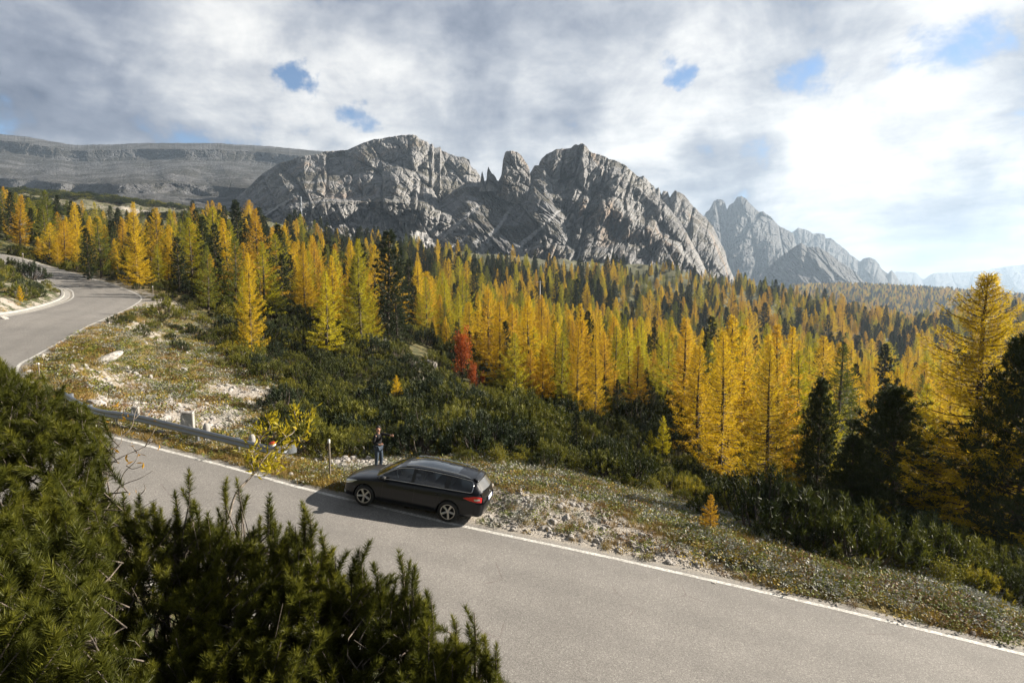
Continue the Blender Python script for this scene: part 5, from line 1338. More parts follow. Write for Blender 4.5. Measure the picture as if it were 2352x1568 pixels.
    gridpatch('glass_roof', lambda x, s: top_pt(x, s*.80, .004), np.linspace(.22, -1.45, 30), ss, NT('dark_roof_glass').principled((.01, .012, .012), .03, None, Coat_Weight=1.), car)
    gridpatch('windscreen', lambda x, s: top_pt(x, s*.94, 0), np.linspace(1.045, .40, 16), ss, M['car_glass'], car)
    gridpatch('rear_window', lambda x, s: top_pt(x, s*.90, 0.0), np.linspace(-2.06, -2.27, 12), ss, NT('dusty_rear_glass').principled((.10, .098, .092), .25, None, Coat_Weight=.6), car)
    for s0, s1 in ((-1, -.93), (.93, 1)): gridpatch('windscreen_pillar', lambda x, s: top_pt(x, s, .001), np.linspace(1.045, .40, 16), np.linspace(s0, s1, 3), M['car_paint'], car); gridpatch('tailgate_pillar', lambda x, s: top_pt(x, s, .001), np.linspace(-2.03, -2.29, 12), np.linspace(s0 if s0 > 0 else -1, s1 if s0 > 0 else -.88, 3) if s0 < 0 else np.linspace(.88, 1, 3), M['car_paint'], car)
    gridpatch('spoiler', lambda x, s: top_pt(x, s*.97, .018)+np.array([-.04, 0, 0]), np.linspace(-1.92, -2.08, 6), ss, M['car_paint'], car, .02)
    gridpatch('tailgate', lambda v, s: np.array([-2.30-.05*(1-s*s)-.09*math.sin(v*1.4)*.9, .70*s, 1.005-v*.30]), np.linspace(0, 1, 8), ss, M['car_paint'], car)
    # plate, badge, wipers, bumper, grille
    b = bmesh.new(); bmesh.ops.create_cube(b, size=1, matrix=Matrix.Translation((-2.452, 0, .745)) @ Matrix.Rotation(R(8), 4, 'Y') @ Matrix.Diagonal((.012, .52, .115, 1))); pl = bm_obj('number_plate', b, M['plate'], car, False)
    for s in (-1, 1):
        b = bmesh.new(); bmesh.ops.create_cube(b, size=1, matrix=Matrix.Translation((-2.4595, s*.24, .745)) @ Matrix.Rotation(R(8), 4, 'Y') @ Matrix.Diagonal((.004, .036, .112, 1))); bm_obj('plate_band', b, M['plate_blue'], pl, False)
    b = bmesh.new(); bmesh.ops.create_cone(b, cap_ends=True, segments=16, radius1=.042, radius2=.036, depth=.012, matrix=Matrix.Translation((-2.418, 0, .90)) @ Matrix.Rotation(R(-90), 4, 'Y')); bm_obj('badge', b, M['chrome'], car)
    b = bmesh.new(); bmesh.ops.create_cube(b, size=1, matrix=Matrix.Translation((-2.30, .02, 1.085)) @ Matrix.Rotation(R(8), 4, 'X') @ Matrix.Diagonal((.02, .36, .02, 1))); bm_obj('rear_wiper', b, M['car_plastic'], car)
    gridpatch('bumper', lambda v, s: np.array([np.interp(abs(s), [0, .6, .85, 1], [-2.445, -2.42, -2.33, -2.18])+.05*v*v, .86*math.sin(s*math.pi/2)*.99, .66-v*.34]), np.linspace(-.1, 1, 9), np.linspace(-1, 1, 25), M['car_paint'], car)
    gridpatch('bumper_insert', lambda v, s: np.array([np.interp(abs(s), [0, .6, 1], [-2.415, -2.395, -2.30])+.04*v, .66*s, .40-v*.12]), np.linspace(0, 1, 4), np.linspace(-1, 1, 15), M['car_plastic'], car)
    gridpatch('grille', lambda v, s: np.array([2.222-.10*abs(s)**2.2-.01*v, .50*s, .64-v*.13]), np.linspace(0, 1, 4), np.linspace(-1, 1, 13), M['car_plastic'], car)
    for dy in (.30, -.28):
        P = [top_pt(1.03, dy/.8, .03), top_pt(.97, (dy-.25)/.8, .03), top_pt(.93, (dy-.52)/.8 if dy > 0 else (dy-.40)/.8, .028)]; V, F = tube(P, .012, 5); link('wiper', make_mesh('wiper', V, F, [M['car_plastic']], True), car)
    gridpatch('hood_edge', lambda x, s: np.array([x-.07*abs(s)**2, .78*s, .985+.012*(1-s*s)]), [1.06, 1.10], ss, M['car_plastic'], car)
    P = [np.array([-1.52, -.28, 1.435]), np.array([-1.60, -.28, 1.50]), np.array([-1.70, -.28, 1.58])]; V, F = tube(P, .006, 5); link('aerial', make_mesh('aerial', V, F, [M['car_plastic']], True), car)
    # interior
    def seatm(x, y, w):
        b = bmesh.new()
        for c, d, a in (((x, y, .95), (.50, w, .14), 0), ((x-.30, y, 1.10), (.14, w, .46), -14), ((x-.37, y, 1.32), (.09, min(w, .24), .14), -10)):
            bmesh.ops.create_cube(b, size=1, matrix=Matrix.Translation(c) @ Matrix.Rotation(R(a), 4, 'Y') @ Matrix.Diagonal(d+(1,)))
        bmesh.ops.bevel(b, geom=b.edges[:], offset=.03, segments=2, affect='EDGES'); bm_obj('seat', b, M['seat'], car)
    seatm(-.05, .38, .46); seatm(-.05, -.38, .46); seatm(-.95, 0, 1.2)
    b = bmesh.new(); bmesh.ops.create_cube(b, size=1, matrix=Matrix.Translation((.72, 0, .985)) @ Matrix.Diagonal((.42, 1.45, .08, 1))); bmesh.ops.bevel(b, geom=b.edges[:], offset=.03, segments=2, affect='EDGES'); bm_obj('dashboard', b, M['car_plastic'], car)
    a = np.linspace(0, 2*np.pi, 25); V, F = tube([np.array([.46+.06*math.sin(q), .38+.17*math.cos(q), 1.04+.16*math.sin(q)]) for q in a], .014, 6); st = link('steering_wheel', make_mesh('steering_wheel', V, F, [M['alloy']], True), car)
    # wheels
    def lathe(prof, n=48):
        P = np.array(prof); a = np.linspace(0, 2*np.pi, n, endpoint=False)
        V = np.stack([P[:, None, 1]*np.cos(a), np.repeat(P[:, 0][:, None], n, 1), P[:, None, 1]*np.sin(a)], -1); return V.reshape(-1, 3), grid_faces(len(P), n, True)
    Vt, Ft = lathe([(-.10, .22), (-.108, .25), (-.112, .29), (-.10, .318), (-.07, .327), (.07, .327), (.10, .318), (.112, .29), (.108, .25), (.10, .228)])
    tyre = make_mesh('tyre', Vt, Ft, [M['rubber']], True)
    Vb, Fb = lathe([(.101, .229), (.108, .226), (.106, .214), (.08, .208), (-.06, .20), (-.06, .02)]); barrel = make_mesh('rim_barrel', Vb, Fb, [M['alloy_dark']], True)
    rm = Acc(); V, F = lathe([(.100, .231), (.112, .228), (.110, .212), (.096, .210)]); rm.add(V, F)
    V, F = lathe([(.092, .052), (.100, .045), (.102, .001)], 20); rm.add(V, F)
    for k in range(5):
        a = k*2*math.pi/5+.3; c, s = math.cos(a), math.sin(a)
        pr = np.array([(.035, -.026), (.214, -.034), (.214, .034), (.035, .026)]); xy = np.stack([pr[:, 0]*c-pr[:, 1]*s, pr[:, 0]*s+pr[:, 1]*c], 1)
        mid = np.array([(.035, 0), (.214, 0)]); mxy = np.stack([mid[:, 0]*c-mid[:, 1]*s, mid[:, 0]*s+mid[:, 1]*c], 1)
        V = [(xy[0][0], .088, xy[0][1]), (xy[1][0], .100, xy[1][1]), (mxy[1][0], .112, mxy[1][1]), (mxy[0][0], .104, mxy[0][1]), (xy[3][0], .088, xy[3][1]), (xy[2][0], .100, xy[2][1]), (xy[0][0], .05, xy[0][1]), (xy[1][0], .06, xy[1][1]), (xy[3][0], .05, xy[3][1]), (xy[2][0], .06, xy[2][1])]
        rm.add(V, [[0, 1, 2, 3], [3, 2, 5, 4], [6, 7, 1, 0], [4, 5, 9, 8]])
    spok = rm.mesh('rim', [M['alloy']])
    for cx in (1.365, -1.365):
        for s in (1, -1):
            w = link('wheel', tyre, car, (cx, s*.80, .327)); w.rotation_euler = (0, R(20*cx), 0 if s > 0 else R(180))
            link('rim', spok, w); link('brake_disc', barrel, w)
build_car()
# ------------------------------------------------------------------ the person
def skin_mesh(name, joints, edges, mat, parent=None, sub=2, root=0):
    me = bpy.data.meshes.new(name); me.from_pydata([tuple(j[0]) for j in joints], edges, [])
    o = bpy.data.objects.new(name, me); COL.objects.link(o)
    m = o.modifiers.new('skin', 'SKIN'); m.use_smooth_shade = True
    for i, j in enumerate(joints):
        r = j[1]; me.skin_vertices[0].data[i].radius = (r, r) if not isinstance(r, tuple) else r
        me.skin_vertices[0].data[i].use_root = (i == root)
    s = o.modifiers.new('sub', 'SUBSURF'); s.levels = sub; s.render_levels = sub
    bpy.context.view_layer.update(); dg = bpy.context.evaluated_depsgraph_get()
    m2 = bpy.data.meshes.new_from_object(o.evaluated_get(dg)); m2.materials.clear(); m2.materials.append(mat)
    bpy.data.objects.remove(o); m2.polygons.foreach_set('use_smooth', [True]*len(m2.polygons))
    return link(name, m2, parent)
M['skin'] = simple('skin', (.46, .25, .17), .55, .08, 12.)
M['hair'] = simple('dark_hair', (.018, .013, .010), .7, .2, 40.)
M['sweater'] = simple('black_sweater', (.006, .006, .007), .95, .2, 30., .3)
M['jeans'] = simple('blue_jeans', (.028, .045, .072), .85, .25, 14., .3)
M['boots'] = simple('dark_shoes', (.02, .018, .016), .7, .2, 14.)
def build_person():
    p = march(870, 1078, 20., 26.); gz = p[2]
    e = empty('person', (p[0], p[1], gz), rz=math.atan2(-.42, .9))
    tag(e, 'man in black sweater and blue jeans with one arm stretched out behind the car', 'person')
    # x forward, y his left. joints with radii
    J = {'pel': ((0, 0, .95), .125), 'wai': ((.005, 0, 1.10), .12), 'che': ((.01, 0, 1.28), .145), 'nec': ((.0, 0, 1.475), .058), 'nk2': ((.015, 0, 1.53), .055),
         'lsh': ((0, .17, 1.42), .062), 'lel': ((.29, .20, 1.40), .045), 'lwr': ((.53, .12, 1.42), .030), 'lpa': ((.60, .10, 1.425), .034),
         'rsh': ((0, -.17, 1.42), .062), 'rel': ((-.03, -.26, 1.15), .046), 'rwr': ((.17, -.15, 1.07), .031), 'rpa': ((.225, -.10, 1.075), .034),
         'lhi': ((0, .095, .90), .092), 'lkn': ((.07, .10, .50), .062), 'lan': ((.0, .11, .09), .042), 'lft': ((.13, .12, .045), .035),
         'rhi': ((0, -.095, .90), .092), 'rkn': ((.0, -.10, .50), .062), 'ran': ((-.06, -.12, .09), .042), 'rft': ((.07, -.13, .045), .035)}
    K = list(J); ed = [('pel','wai'),('wai','che'),('che','nec'),('nec','nk2'),('che','lsh'),('lsh','lel'),('lel','lwr'),('lwr','lpa'),('che','rsh'),('rsh','rel'),('rel','rwr'),('rwr','rpa'),('pel','lhi'),('lhi','lkn'),('lkn','lan'),('lan','lft'),('pel','rhi'),('rhi','rkn'),('rkn','ran'),('ran','rft')]
    J2 = [(J[k][0], J[k][1]*(.62 if k in ('pel', 'wai', 'che', 'lsh', 'rsh', 'lhi', 'rhi', 'lel', 'rel', 'lkn', 'rkn') else 1)) for k in K]; E2 = [(K.index(a), K.index(b)) for a, b in ed]
    # head chain with skull, jaw, nose, ears on the same surface, turned towards the viewer
    def hd(x, y, z): c, s = math.cos(-.75), math.sin(-.75); return (.015+x*c-y*s, x*s+y*c, z)
    base = K.index('nk2'); n = len(J2)
    J2 += [(hd(.01, 0, 1.60), .078), (hd(.0, 0, 1.67), .093), (hd(-.005, 0, 1.725), .078), (hd(.07, 0, 1.585), .040), (hd(.112, 0, 1.64), .014)]
    E2 += [(base, n), (n, n+1), (n+1, n+2), (n, n+3), (n+1, n+4)]
    # five fingers on each hand, curled
    for side, pa, fw in (('l', 'lpa', np.array([.94, -.3, .1])), ('r', 'rpa', np.array([.55, .8, .05]))):
        P = np.array(J[pa][0]); fw = fw/np.linalg.norm(fw); up = np.array([0, 0, 1.]); dn = np.cross(fw, up)*(1 if side == 'l' else -1)
        for k in range(4):
            o = P+fw*.025+up*(.026-.017*k); L = (.038, .044, .041, .032)[k]; i = len(J2)
            J2 += [(tuple(o+fw*.012), .0095), (tuple(o+fw*L*.9), .0088), (tuple(o+fw*L*.9-dn*L*.7), .008), (tuple(o+fw*L*.45-dn*L*1.0), .0072)]
            E2 += [(K.index(pa), i), (i, i+1), (i+1, i+2), (i+2, i+3)]
        i = len(J2); J2 += [(tuple(P+up*.034+fw*.0), .011), (tuple(P+up*.058+fw*.022), .0095), (tuple(P+up*.062+fw*.052-dn*.012), .008)]; E2 += [(K.index(pa), i), (i, i+1), (i+1, i+2)]
    body = skin_mesh('body', J2, E2, M['skin'], e, 2, 0)
    def cloth(name, keys, edges_, grow, mat, ends=()):
        Q = []; idx = {}
        for k in keys: idx[k] = len(Q); Q.append((J[k][0], J[k][1]+grow))
        EE = [(idx[a], idx[b]) for a, b in edges_]
        for a, b, t, r in ends:
            pa, pb = np.array(J[a][0]), np.array(J[b][0]); EE.append((idx[a], len(Q))); Q.append((tuple(pa*(1-t)+pb*t), r))
        return skin_mesh(name, Q, EE, mat, e, 2, 0)
    cloth('sweater', ['wai','che','lsh','lel','rsh','rel','pel'], [('wai','che'),('che','lsh'),('lsh','lel'),('che','rsh'),('rsh','rel'),('wai','pel')], .017, M['sweater'], (('che','nec',.93,.070),('lel','lwr',.93,.046),('rel','rwr',.93,.046)))
    cloth('jeans', ['pel','lhi','lkn','rhi','rkn'], [('pel','lhi'),('lhi','lkn'),('pel','rhi'),('rhi','rkn')], .014, M['jeans'], (('lkn','lan',.93,.062),('rkn','ran',.93,.062)))
    for s, a, f in ((1, 'lan', 'lft'), (-1, 'ran', 'rft')):
        A, Fv = np.array(J[a][0]), np.array(J[f][0]); skin_mesh('shoe', [(tuple(A), .052), (tuple(A-np.array([.02, 0, .045])), .050), (tuple((A+Fv)/2-np.array([0, 0, .02])), .050), (tuple(Fv+np.array([.03, 0, 0])), .040)], [(0, 1), (1, 2), (2, 3)], M['boots'], e, 1)
    # hair: cap over the skull plus short beard
    b = bmesh.new(); bmesh.ops.create_uvsphere(b, u_segments=24, v_segments=16, radius=1, matrix=Matrix.Translation(hd(-.014, 0, 1.700)) @ Matrix.Rotation(-.75, 4, 'Z') @ Matrix.Diagonal((.104, .092, .100, 1)))
    c, s = math.cos(-.75), math.sin(-.75)
    kill = []
    for v in b.verts:
        lx = (v.co.x-.015)*c+v.co.y*s
        if (lx > .045 and v.co.z < 1.735) or v.co.z < 1.635: kill.append(v)
        v.co += Vector(rng.normal(size=3)*.003)
    bmesh.ops.delete(b, geom=kill, context='VERTS'); bm_obj('hair', b, M['hair'], e)
    for sy in (-.033, .033):
        b = bmesh.new(); bmesh.ops.create_uvsphere(b, u_segments=10, v_segments=8, radius=.011, matrix=Matrix.Translation(hd(.086, sy, 1.672))); bm_obj('eye', b, M['hair'], e)
        b = bmesh.new(); bmesh.ops.create_uvsphere(b, u_segments=10, v_segments=8, radius=1, matrix=Matrix.Translation(hd(-.004, sy*2.85, 1.655)) @ Matrix.Diagonal((.018, .010, .030, 1))); bm_obj('ear', b, M['skin'], e)
    b = bmesh.new(); bmesh.ops.create_uvsphere(b, u_segments=12, v_segments=8, radius=1, matrix=Matrix.Translation(hd(.088, 0, 1.592)) @ Matrix.Rotation(-.75, 4, 'Z') @ Matrix.Diagonal((.026, .038, .022, 1))); bm_obj('beard', b, M['hair'], e)
build_person()
# ------------------------------------------------------------------ guard rail, posts, bollards, poles
M['steel'] = NT('galvanised_steel').principled((.31, .33, .36), .38, None, Metallic=.8)
M['pole_wood'] = simple('weathered_wood', (.20, .17, .13), .9, .3, 20., .3)
M['stone'] = simple('pale_stone', (.36, .335, .31), .95, .3, 6., .8)
M['red_paint'] = simple('red_reflector', (.55, .02, .02), .4, .1, 10.)
M['white_paint'] = simple('chalky_white_paint', (.62, .60, .56), .8, .15, 12.)
def rock_mesh(seed, name='rock', sub=3, flat=.7):
    b = bmesh.new(); bmesh.ops.create_icosphere(b, subdivisions=sub, radius=1)
    P = np.array([v.co[:] for v in b.verts]); g = np.random.default_rng(seed)
    for _ in range(9):                                     # chop flat faces
        n = g.normal(size=3); n /= np.linalg.norm(n); d = g.uniform(.55, .85); h = P@n; P = P-np.clip(h-d, 0, 9)[:, None]*n
    P = P*(1+.10*fbm(P[:, 0]*2.2+seed, P[:, 1]*2.2, P[:, 2]*2.2, o=4, s=seed))[:, None]*np.array([1, .8, flat])
    for v, p in zip(b.verts, P): v.co = p
    me = bpy.data.meshes.new(name); b.to_mesh(me); b.free(); me.materials.append(M['stone']); return me
def outer_at(k, off):
    """point at catmull index k, off metres beyond the outer edge"""
    i = int(k); t = k-i; p = OUTER[i]*(1-t)+OUTER[i+1]*t; q = INNER[i]*(1-t)+INNER[i+1]*t; u = p-q; u[2] = 0; u /= np.linalg.norm(u); return p+u*off
def build_rail():
    k0, k1 = 5.78*12, 10.3*12
    ks = np.linspace(k0, k1, 60); P = np.array([outer_at(k, 1.15) for k in ks]); base = P.copy()
    P[:, 2] = P[:, 2]+.30
    n = np.array([outer_at(k, 1.)-outer_at(k, 0.) for k in ks])
    P[:4] += n[:4]*np.array([.42, .22, .09, .02])[:, None]
    prof = [(-.155, .0), (-.14, -.03), (-.10, -.075), (-.06, -.08), (-.03, -.03), (0, .0), (.03, -.03), (.06, -.08), (.10, -.075), (.14, -.03), (.155, 0.)]
    V = np.stack([P+n*d+np.array([0, 0, h+.12]) for h, d in prof], 1).reshape(-1, 3)
    e = empty('guard_rail', tuple(base[0])); tag(e, 'grey steel guard rail on the outer side of the road left of the car', 'guard rail')
    inv = Matrix.Translation(-Vector(base[0]))
    me = make_mesh('rail_beam', V, grid_faces(len(ks), len(prof)), [M['steel']], True); me.transform(inv); o = link('rail_beam', me, e); m = o.modifiers.new('t', 'SOLIDIFY'); m.thickness = .012
    # rounded end terminal
    a = np.linspace(-.2, math.pi*1.15, 14); c = P[0]+n[0]*.16+np.array([0, 0, .12]); tdir = (P[0]-P[1])/np.linalg.norm(P[0]-P[1])
    V = np.array([[c-n[0]*.17*math.cos(q)+tdir*.17*math.sin(q)+np.array([0, 0, h]) for h in np.linspace(-.155, .155, 5)] for q in a]).reshape(-1, 3)
    me = make_mesh('rail_end', V, grid_faces(14, 5), [M['steel']], True); me.transform(inv); link('rail_end', me, e)
    for k in (5.95, 6.5, 7.1, 7.85, 8.6, 9.4, 10.2):
        p = outer_at(k*12, 1.32); gz = g1(p[0], p[1]); zt = p[2]+.52; acc = Acc()
        V, F = box_vf((p[0], p[1], (zt+gz-.3)/2), (.05, .06, (zt-gz+.3)/2)); acc.add(V, F); me = acc.mesh('rail_post', [M['steel']]); me.transform(inv); link('rail_post', me, e)
build_rail()
def bevel_box(name, w, d, h, mat, parent=None, bev=.02, seed=0):
    b = bmesh.new(); bmesh.ops.create_cube(b, size=1, matrix=Matrix.Translation((0, 0, h/2)) @ Matrix.Diagonal((w, d, h, 1))); bmesh.ops.subdivide_edges(b, edges=b.edges[:], cuts=3, use_grid_fill=True)
    g = np.random.default_rng(seed)
    for v in b.verts: v.co += Vector(g.normal(size=3)*.006)
    bmesh.ops.bevel(b, geom=[e for e in b.edges if e.calc_face_angle(0) > 1.], offset=bev, segments=2, affect='EDGES'); return bm_obj(name, b, mat, parent, False)
def behind_rail(X, off):
    ks = np.linspace(50, 125, 400); P = np.array([outer_at(k, off) for k in ks]); U, _ = project(P[:, 0], P[:, 1], P[:, 2]); p = P[np.abs(U-X).argmin()].copy(); p[2] = g1(p[0], p[1]); return p
def build_posts():
    # squared stone block behind the rail
    for X, Y, w, h, lab in ((433, 1024, .42, 1.1, 'square stone block post behind the guard rail'), (312, 1000, .26, .85, 'smaller stone block seen through the twigs behind the rail')):
        p = behind_rail(X, 1.72); e = empty('stone_post', tuple(p-np.array([0, 0, .1])), .3); tag(e, lab, 'stone post')
        bevel_box('shaft', w, w*.8, h, M['concrete'], e, .02, 3); c = bevel_box('cap', w*1.06, w*.86, .07, M['stone'], e, .015, 4); c.location = (0, 0, h+.001)
    for i, (X, Y, h, lab) in enumerate(((476, 1032, .88, 'round-topped stone bollard right of the square block'), (580, 1058, .88, 'round-topped stone bollard near the end of the rail'), (627, 1062, .85, 'pale bollard with a red reflector at the end of the rail'))):
        p = behind_rail(X, 1.75 if i < 2 else 1.3); e = empty('bollard', tuple(p-np.array([0, 0, .08]))); tag(e, lab, 'bollard')
        a = np.linspace(0, 2*np.pi, 20, endpoint=False); prof = [(.13, 0), (.128, h*.6), (.125, h*.78), (.11, h*.9), (.07, h*.98), (.001, h)]
        V = np.stack([[(r*math.cos(q), r*math.sin(q), z) for q in a] for r, z in prof]).reshape(-1, 3); link('shaft', make_mesh('shaft', V, grid_faces(len(prof), 20, True), [M['white_paint'] if i == 2 else M['concrete']], True), e)
        if i == 2:
            V = np.stack([[(r*math.cos(q), r*math.sin(q), z) for q in a] for r, z in ((.131, h*.93), (.11, h*.965), (.07, h*1.0), (.001, h*1.02))]).reshape(-1, 3); link('red_cap', make_mesh('red_cap', V, grid_faces(4, 20, True), [M['red_paint']], True), e)
    # thin snow poles beside the road
    for X, Yb, Yt, r, lab in ((758, 1096, 1008, .035, 'thin wooden snow pole with pale tip beside the car'), (90, 866, 833, .035, 'thin grey snow pole at the end of the far edge line, left'), (351, 674, 657, .05, 'thin pale snow pole on the outside of the road bend'), (53, 596, 582, .06, 'small snow pole beside the upper road at far left')):
        p = march(X, Yb); h = (ray(X, Yt)*p[1])[2]-p[2]; e = empty('snow_pole', tuple(p)); tag(e, lab, 'snow pole')
        V, F = tube([(0, 0, -.3), (.005, 0, h*.5), (0, 0, h*.9)], [r, r, r*.95], 8); link('pole', make_mesh('pole', V, F, [M['pole_wood']], True), e)
        V, F = tube([(0, 0, h*.9), (0, 0, h*.99), (0, 0, h)], [r*1.25, r*1.25, .001], 8); link('tip', make_mesh('tip', V, F, [M['white_paint']], True), e)
    # power pylon and a bare line pole
    p = march(694, 552); h = (ray(694, 452)*p[1])[2]-p[2]; e = empty('power_pylon', tuple(p)); tag(e, 'thin lattice power pylon with cross arms above the golden larches', 'pylon')
    ac = Acc(); hw = h*.022
    for sx in (-1, 1):
        for sy in (-1, 1): V, F = tube([(sx*hw, sy*hw, 0), (sx*hw*.3, sy*hw*.3, h)], h*.0035, 4); ac.add(V, F)
    for i in range(14):
        z0, z1 = h*i/14, h*(i+1)/14; w0, w1 = hw*(1-.7*i/14), hw*(1-.7*(i+1)/14); s = 1 if i % 2 else -1
        for sy in (-1, 1): V, F = tube([(-s*w0, sy*w0, z0), (s*w1, sy*w1, z1)], h*.0022, 3); ac.add(V, F); V, F = tube([(sy*w0, -s*w0, z0), (sy*w1, s*w1, z1)], h*.0022, 3); ac.add(V, F)
    link('mast', ac.mesh('mast', [M['steel']], True), e)
    for z, w in ((.62, .10), (.86, .12), (.78, .08)):
        V, F = tube([(-h*w, 0, h*z), (0, 0, h*(z+.015)), (h*w, 0, h*z)], h*.005, 4); a_ = link('cross_arm', make_mesh('cross_arm', V, F, [M['steel']], True), e)
        for sx in (-1, 1): V, F = tube([(sx*h*w*.95, 0, h*z), (sx*h*w*.95, 0, h*(z-.035))], h*.006, 5); link('insulator', make_mesh('insulator', V, F, [M['white_paint']], True), a_)
    p = march(1240, 738, 100); h = (ray(1240, 645)*p[1])[2]-p[2]; e = empty('line_pole', tuple(p)); tag(e, 'tall thin pale line pole among the hillside larches', 'pole')
    V, F = tube([(0, 0, 0), (0, 0, h)], [.35, .2], 6); link('mast', make_mesh('mast', V, F, [M['white_paint']], True), e); V, F = tube([(-1.6, 0, h*.97), (1.6, 0, h*.97)], .12, 4); link('cross_arm', make_mesh('cross_arm', V, F, [M['steel']], True), e)
build_posts()

# ------------------------------------------------------------------ boulders, stones, low plants, grass
def mat_plant(name, c1, c2, rough=.6): return mat_leaf(name, c1, tuple((a+b)/2 for a, b in zip(c1, c2)), c2, .5, .2, rough, 3.)
M['silver'] = mat_plant('silver_leaves', (.15, .16, .125), (.46, .45, .40), .6); M['low_green'] = mat_plant('low_green_leaves', (.07, .09, .018), (.24, .26, .045)); M['low_yellow'] = mat_plant('low_yellow_leaves', (.20, .15, .02), (.42, .30, .04)); M['straw'] = mat_plant('dry_grass', (.20, .13, .035), (.46, .32, .10)); M['brown'] = mat_plant('withered_plants', (.10, .055, .025), (.28, .17, .07))
def low_plant(seed, n=60, rad=.28, ls=.075):
    g = np.random.default_rng(seed); a = g.uniform(0, 6.28, n); r = rad*np.sqrt(g.uniform(0, 1, n)); C = np.stack([r*np.cos(a), r*np.sin(a), g.uniform(.01, .12, n)], 1)
    D = np.stack([np.cos(a), np.sin(a), g.uniform(-.1, .9, n)], 1)+g.normal(size=(n, 3))*.4; V, F = leaves(C, D, ls*g.uniform(.6, 1.2, n), ls*.62, g, np.array([0, 0, 1.])+g.normal(size=(n, 3))*.5)
    A = Acc(); A.add(V, F, np.repeat(np.clip(g.normal(.5, .28, n), 0, 1), 4)); return A
def tuft(seed, n=46, h=.22, spread=.16):
    g = np.random.default_rng(seed); C = np.column_stack([g.normal(size=(n, 2))*spread*.6, np.zeros(n)]); D = np.column_stack([g.normal(size=(n, 2))*.55, np.ones(n)]); V, F = blades(C, D, h*g.uniform(.5, 1.2, n), .010, g)
    A = Acc(); A.add(V, F, np.repeat(np.clip(g.normal(.5, .28, n), 0, 1), 3)); return A
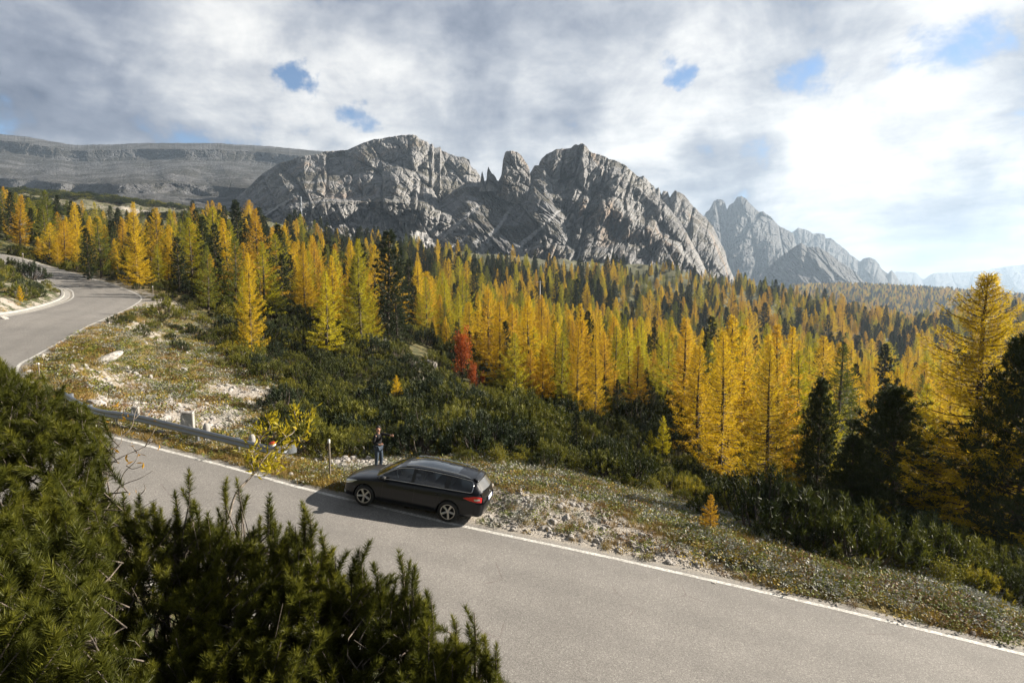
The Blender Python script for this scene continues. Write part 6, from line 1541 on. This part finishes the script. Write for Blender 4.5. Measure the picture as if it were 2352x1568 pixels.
def build_verge():
    for i, (X, Y, s, lab) in enumerate(((765, 1012, .45, 'pale boulder in the scrub beside the snow pole'), (1300, 1190, .16, 'small grey stone at the edge of the gravel'), (1873, 1284, .42, 'grey boulder in the low plants on the verge at right'), (237, 830, .55, 'long pale slab of rock on the stony slope at left'),
                                       (8, 733, .35, 'white stone beside the kerb at the left edge'), (220, 935, .55, 'pale rock behind the left end of the guard rail'), (1755, 1300, .22, 'small dark stone beside the road line at right'), (880, 790, 1.2, 'pale rock outcrop at the foot of the big dark pine'), (985, 842, 1.2, 'pale rocky ledge in the small clearing'), (1610, 1118, .3, 'stone half hidden in scrub near the verge'), (1640, 1345, .12, 'small stone just off the road line'))):
        p = march(X, Y)
        if p is None: continue
        me = rock_mesh(700+i); o = link('boulder', me, None, p+np.array([0, 0, s*.12])); o.scale = (s*(2.2 if 'slab' in lab else 1), s, s*.8); o.rotation_euler = (rng.normal()*.2, rng.normal()*.2, rng.uniform(0, 6.28)); tag(o, lab, 'boulder')
    g = np.random.default_rng(31); n = 150000
    th = g.uniform(-47, 47, n)*math.pi/180; r = np.exp(g.uniform(math.log(11), math.log(70), n)); x = np.sin(th)*r; y = np.cos(th)*r; z, lat, idx = ground(x, y, full=True); X, Y = project(x, y, z)
    vis = (X > -60) & (X < 2420) & (Y < 1620)
    carbox = (np.abs((x-CARP[0])*CARH[0]+(y-CARP[1])*CARH[1]) < 2.3) & (np.abs((x-CARP[0])*CARL[0]+(y-CARP[1])*CARL[1]) < .85)
    left = (X < 700) & (lat > .3) & (lat < 30) & (Y > 690)
    right = (X >= 700) & (lat > .35) & (lat < 11)
    grav = np.zeros(n)
    for gx, gy, s, a in SCREE:
        p = march(gx, gy)
        if p is not None: grav = np.maximum(grav, a*np.exp(-((x-p[0])**2+(y-p[1])**2)/(s*s)))
    inbend = (lat < -1.) & (idx > 11*12) & (r > 28) & (r < 70)
    zone = (left | right | inbend) & vis & ~carbox; nz = fbm(x*.5, y*.5, o=3, s=71)
    # broken stones
    pst = np.where(grav > .35, .6, .2)+.25*(X < 640)*(.6+nz)
    k = np.where(zone & (g.uniform(0, 1, n) < pst) & (lat > .25))[0]
    sz = np.abs(g.normal(size=len(k)))**1.8*.028+.014; sz = np.minimum(sz, .16)*np.where(r[k] > 25, 1.6, 1.)
    rocks = [rock_mesh(800+i, 'stone_form', 2, .65) for i in range(5)]
    scatter('loose_stones', 'broken pale stones strewn over the verge and scree slope', np.stack([x[k], y[k], z[k]], 1), rocks, g.integers(0, 5, len(k)), np.stack([sz, sz, sz], 1), g.uniform(0, 6.28, len(k)), tiltxy=g.normal(size=(len(k), 2))*.5)
    # low leafy plants
    pl = np.where(grav > .45, .05, .62)*(.75+.9*nz)*np.where(lat < .9, .25, 1)*np.where(X < 1060, .75, 1.)
    k = np.where(zone & (g.uniform(0, 1, n) < pl))[0]
    fl = []; 
    for m in ('silver', 'low_green', 'low_yellow', 'brown'):
        for i in range(2): fl.append(low_plant(900+i).mesh('low_plant', [M[m]], False, 'v'))
    u = g.uniform(0, 1, len(k))+fbm(x[k]*.35, y[k]*.35, o=2, s=72)*.35
    c = np.where(u < .38, 0, np.where(u < .76, 1, np.where(u < .90, 2, 3))); s = g.uniform(.5, 1.25, len(k))*np.where(r[k] > 28, 1.5, 1.)
    scatter('verge_plants', 'low silvery and green leafy plants covering the verge', np.stack([x[k], y[k], z[k]-.01], 1), fl, c*2+g.integers(0, 2, len(k)), np.stack([s, s, s*1.1], 1), g.uniform(0, 6.28, len(k)))
    # dry grass
    pg = np.where((lat > .15) & (lat < 2.6) & (X < 800), .75, .16)*(.8+1.2*fbm(x*.8, y*.8, o=2, s=73))*np.where(grav > .6, .25, 1)
    k = np.where(zone & (lat > .12) | (zone & inbend))[0]; k = k[g.uniform(0, 1, len(k)) < pg[k]]
    fl = [tuft(950+i).mesh('tuft', [M[m]], False, 'v') for i, m in enumerate(('straw', 'straw', 'low_yellow', 'low_green', 'brown'))]
    s = g.uniform(.45, 1.25, len(k))*np.where(r[k] > 28, 1.4, 1.)
    scatter('dry_grass', 'tufts of dry golden grass along the road edge', np.stack([x[k], y[k], z[k]-.01], 1), fl, g.choice(5, len(k), p=[.34, .2, .18, .16, .12]), np.stack([s, s, s], 1), g.uniform(0, 6.28, len(k)))
    print('verge done')
build_verge()
build_haze()
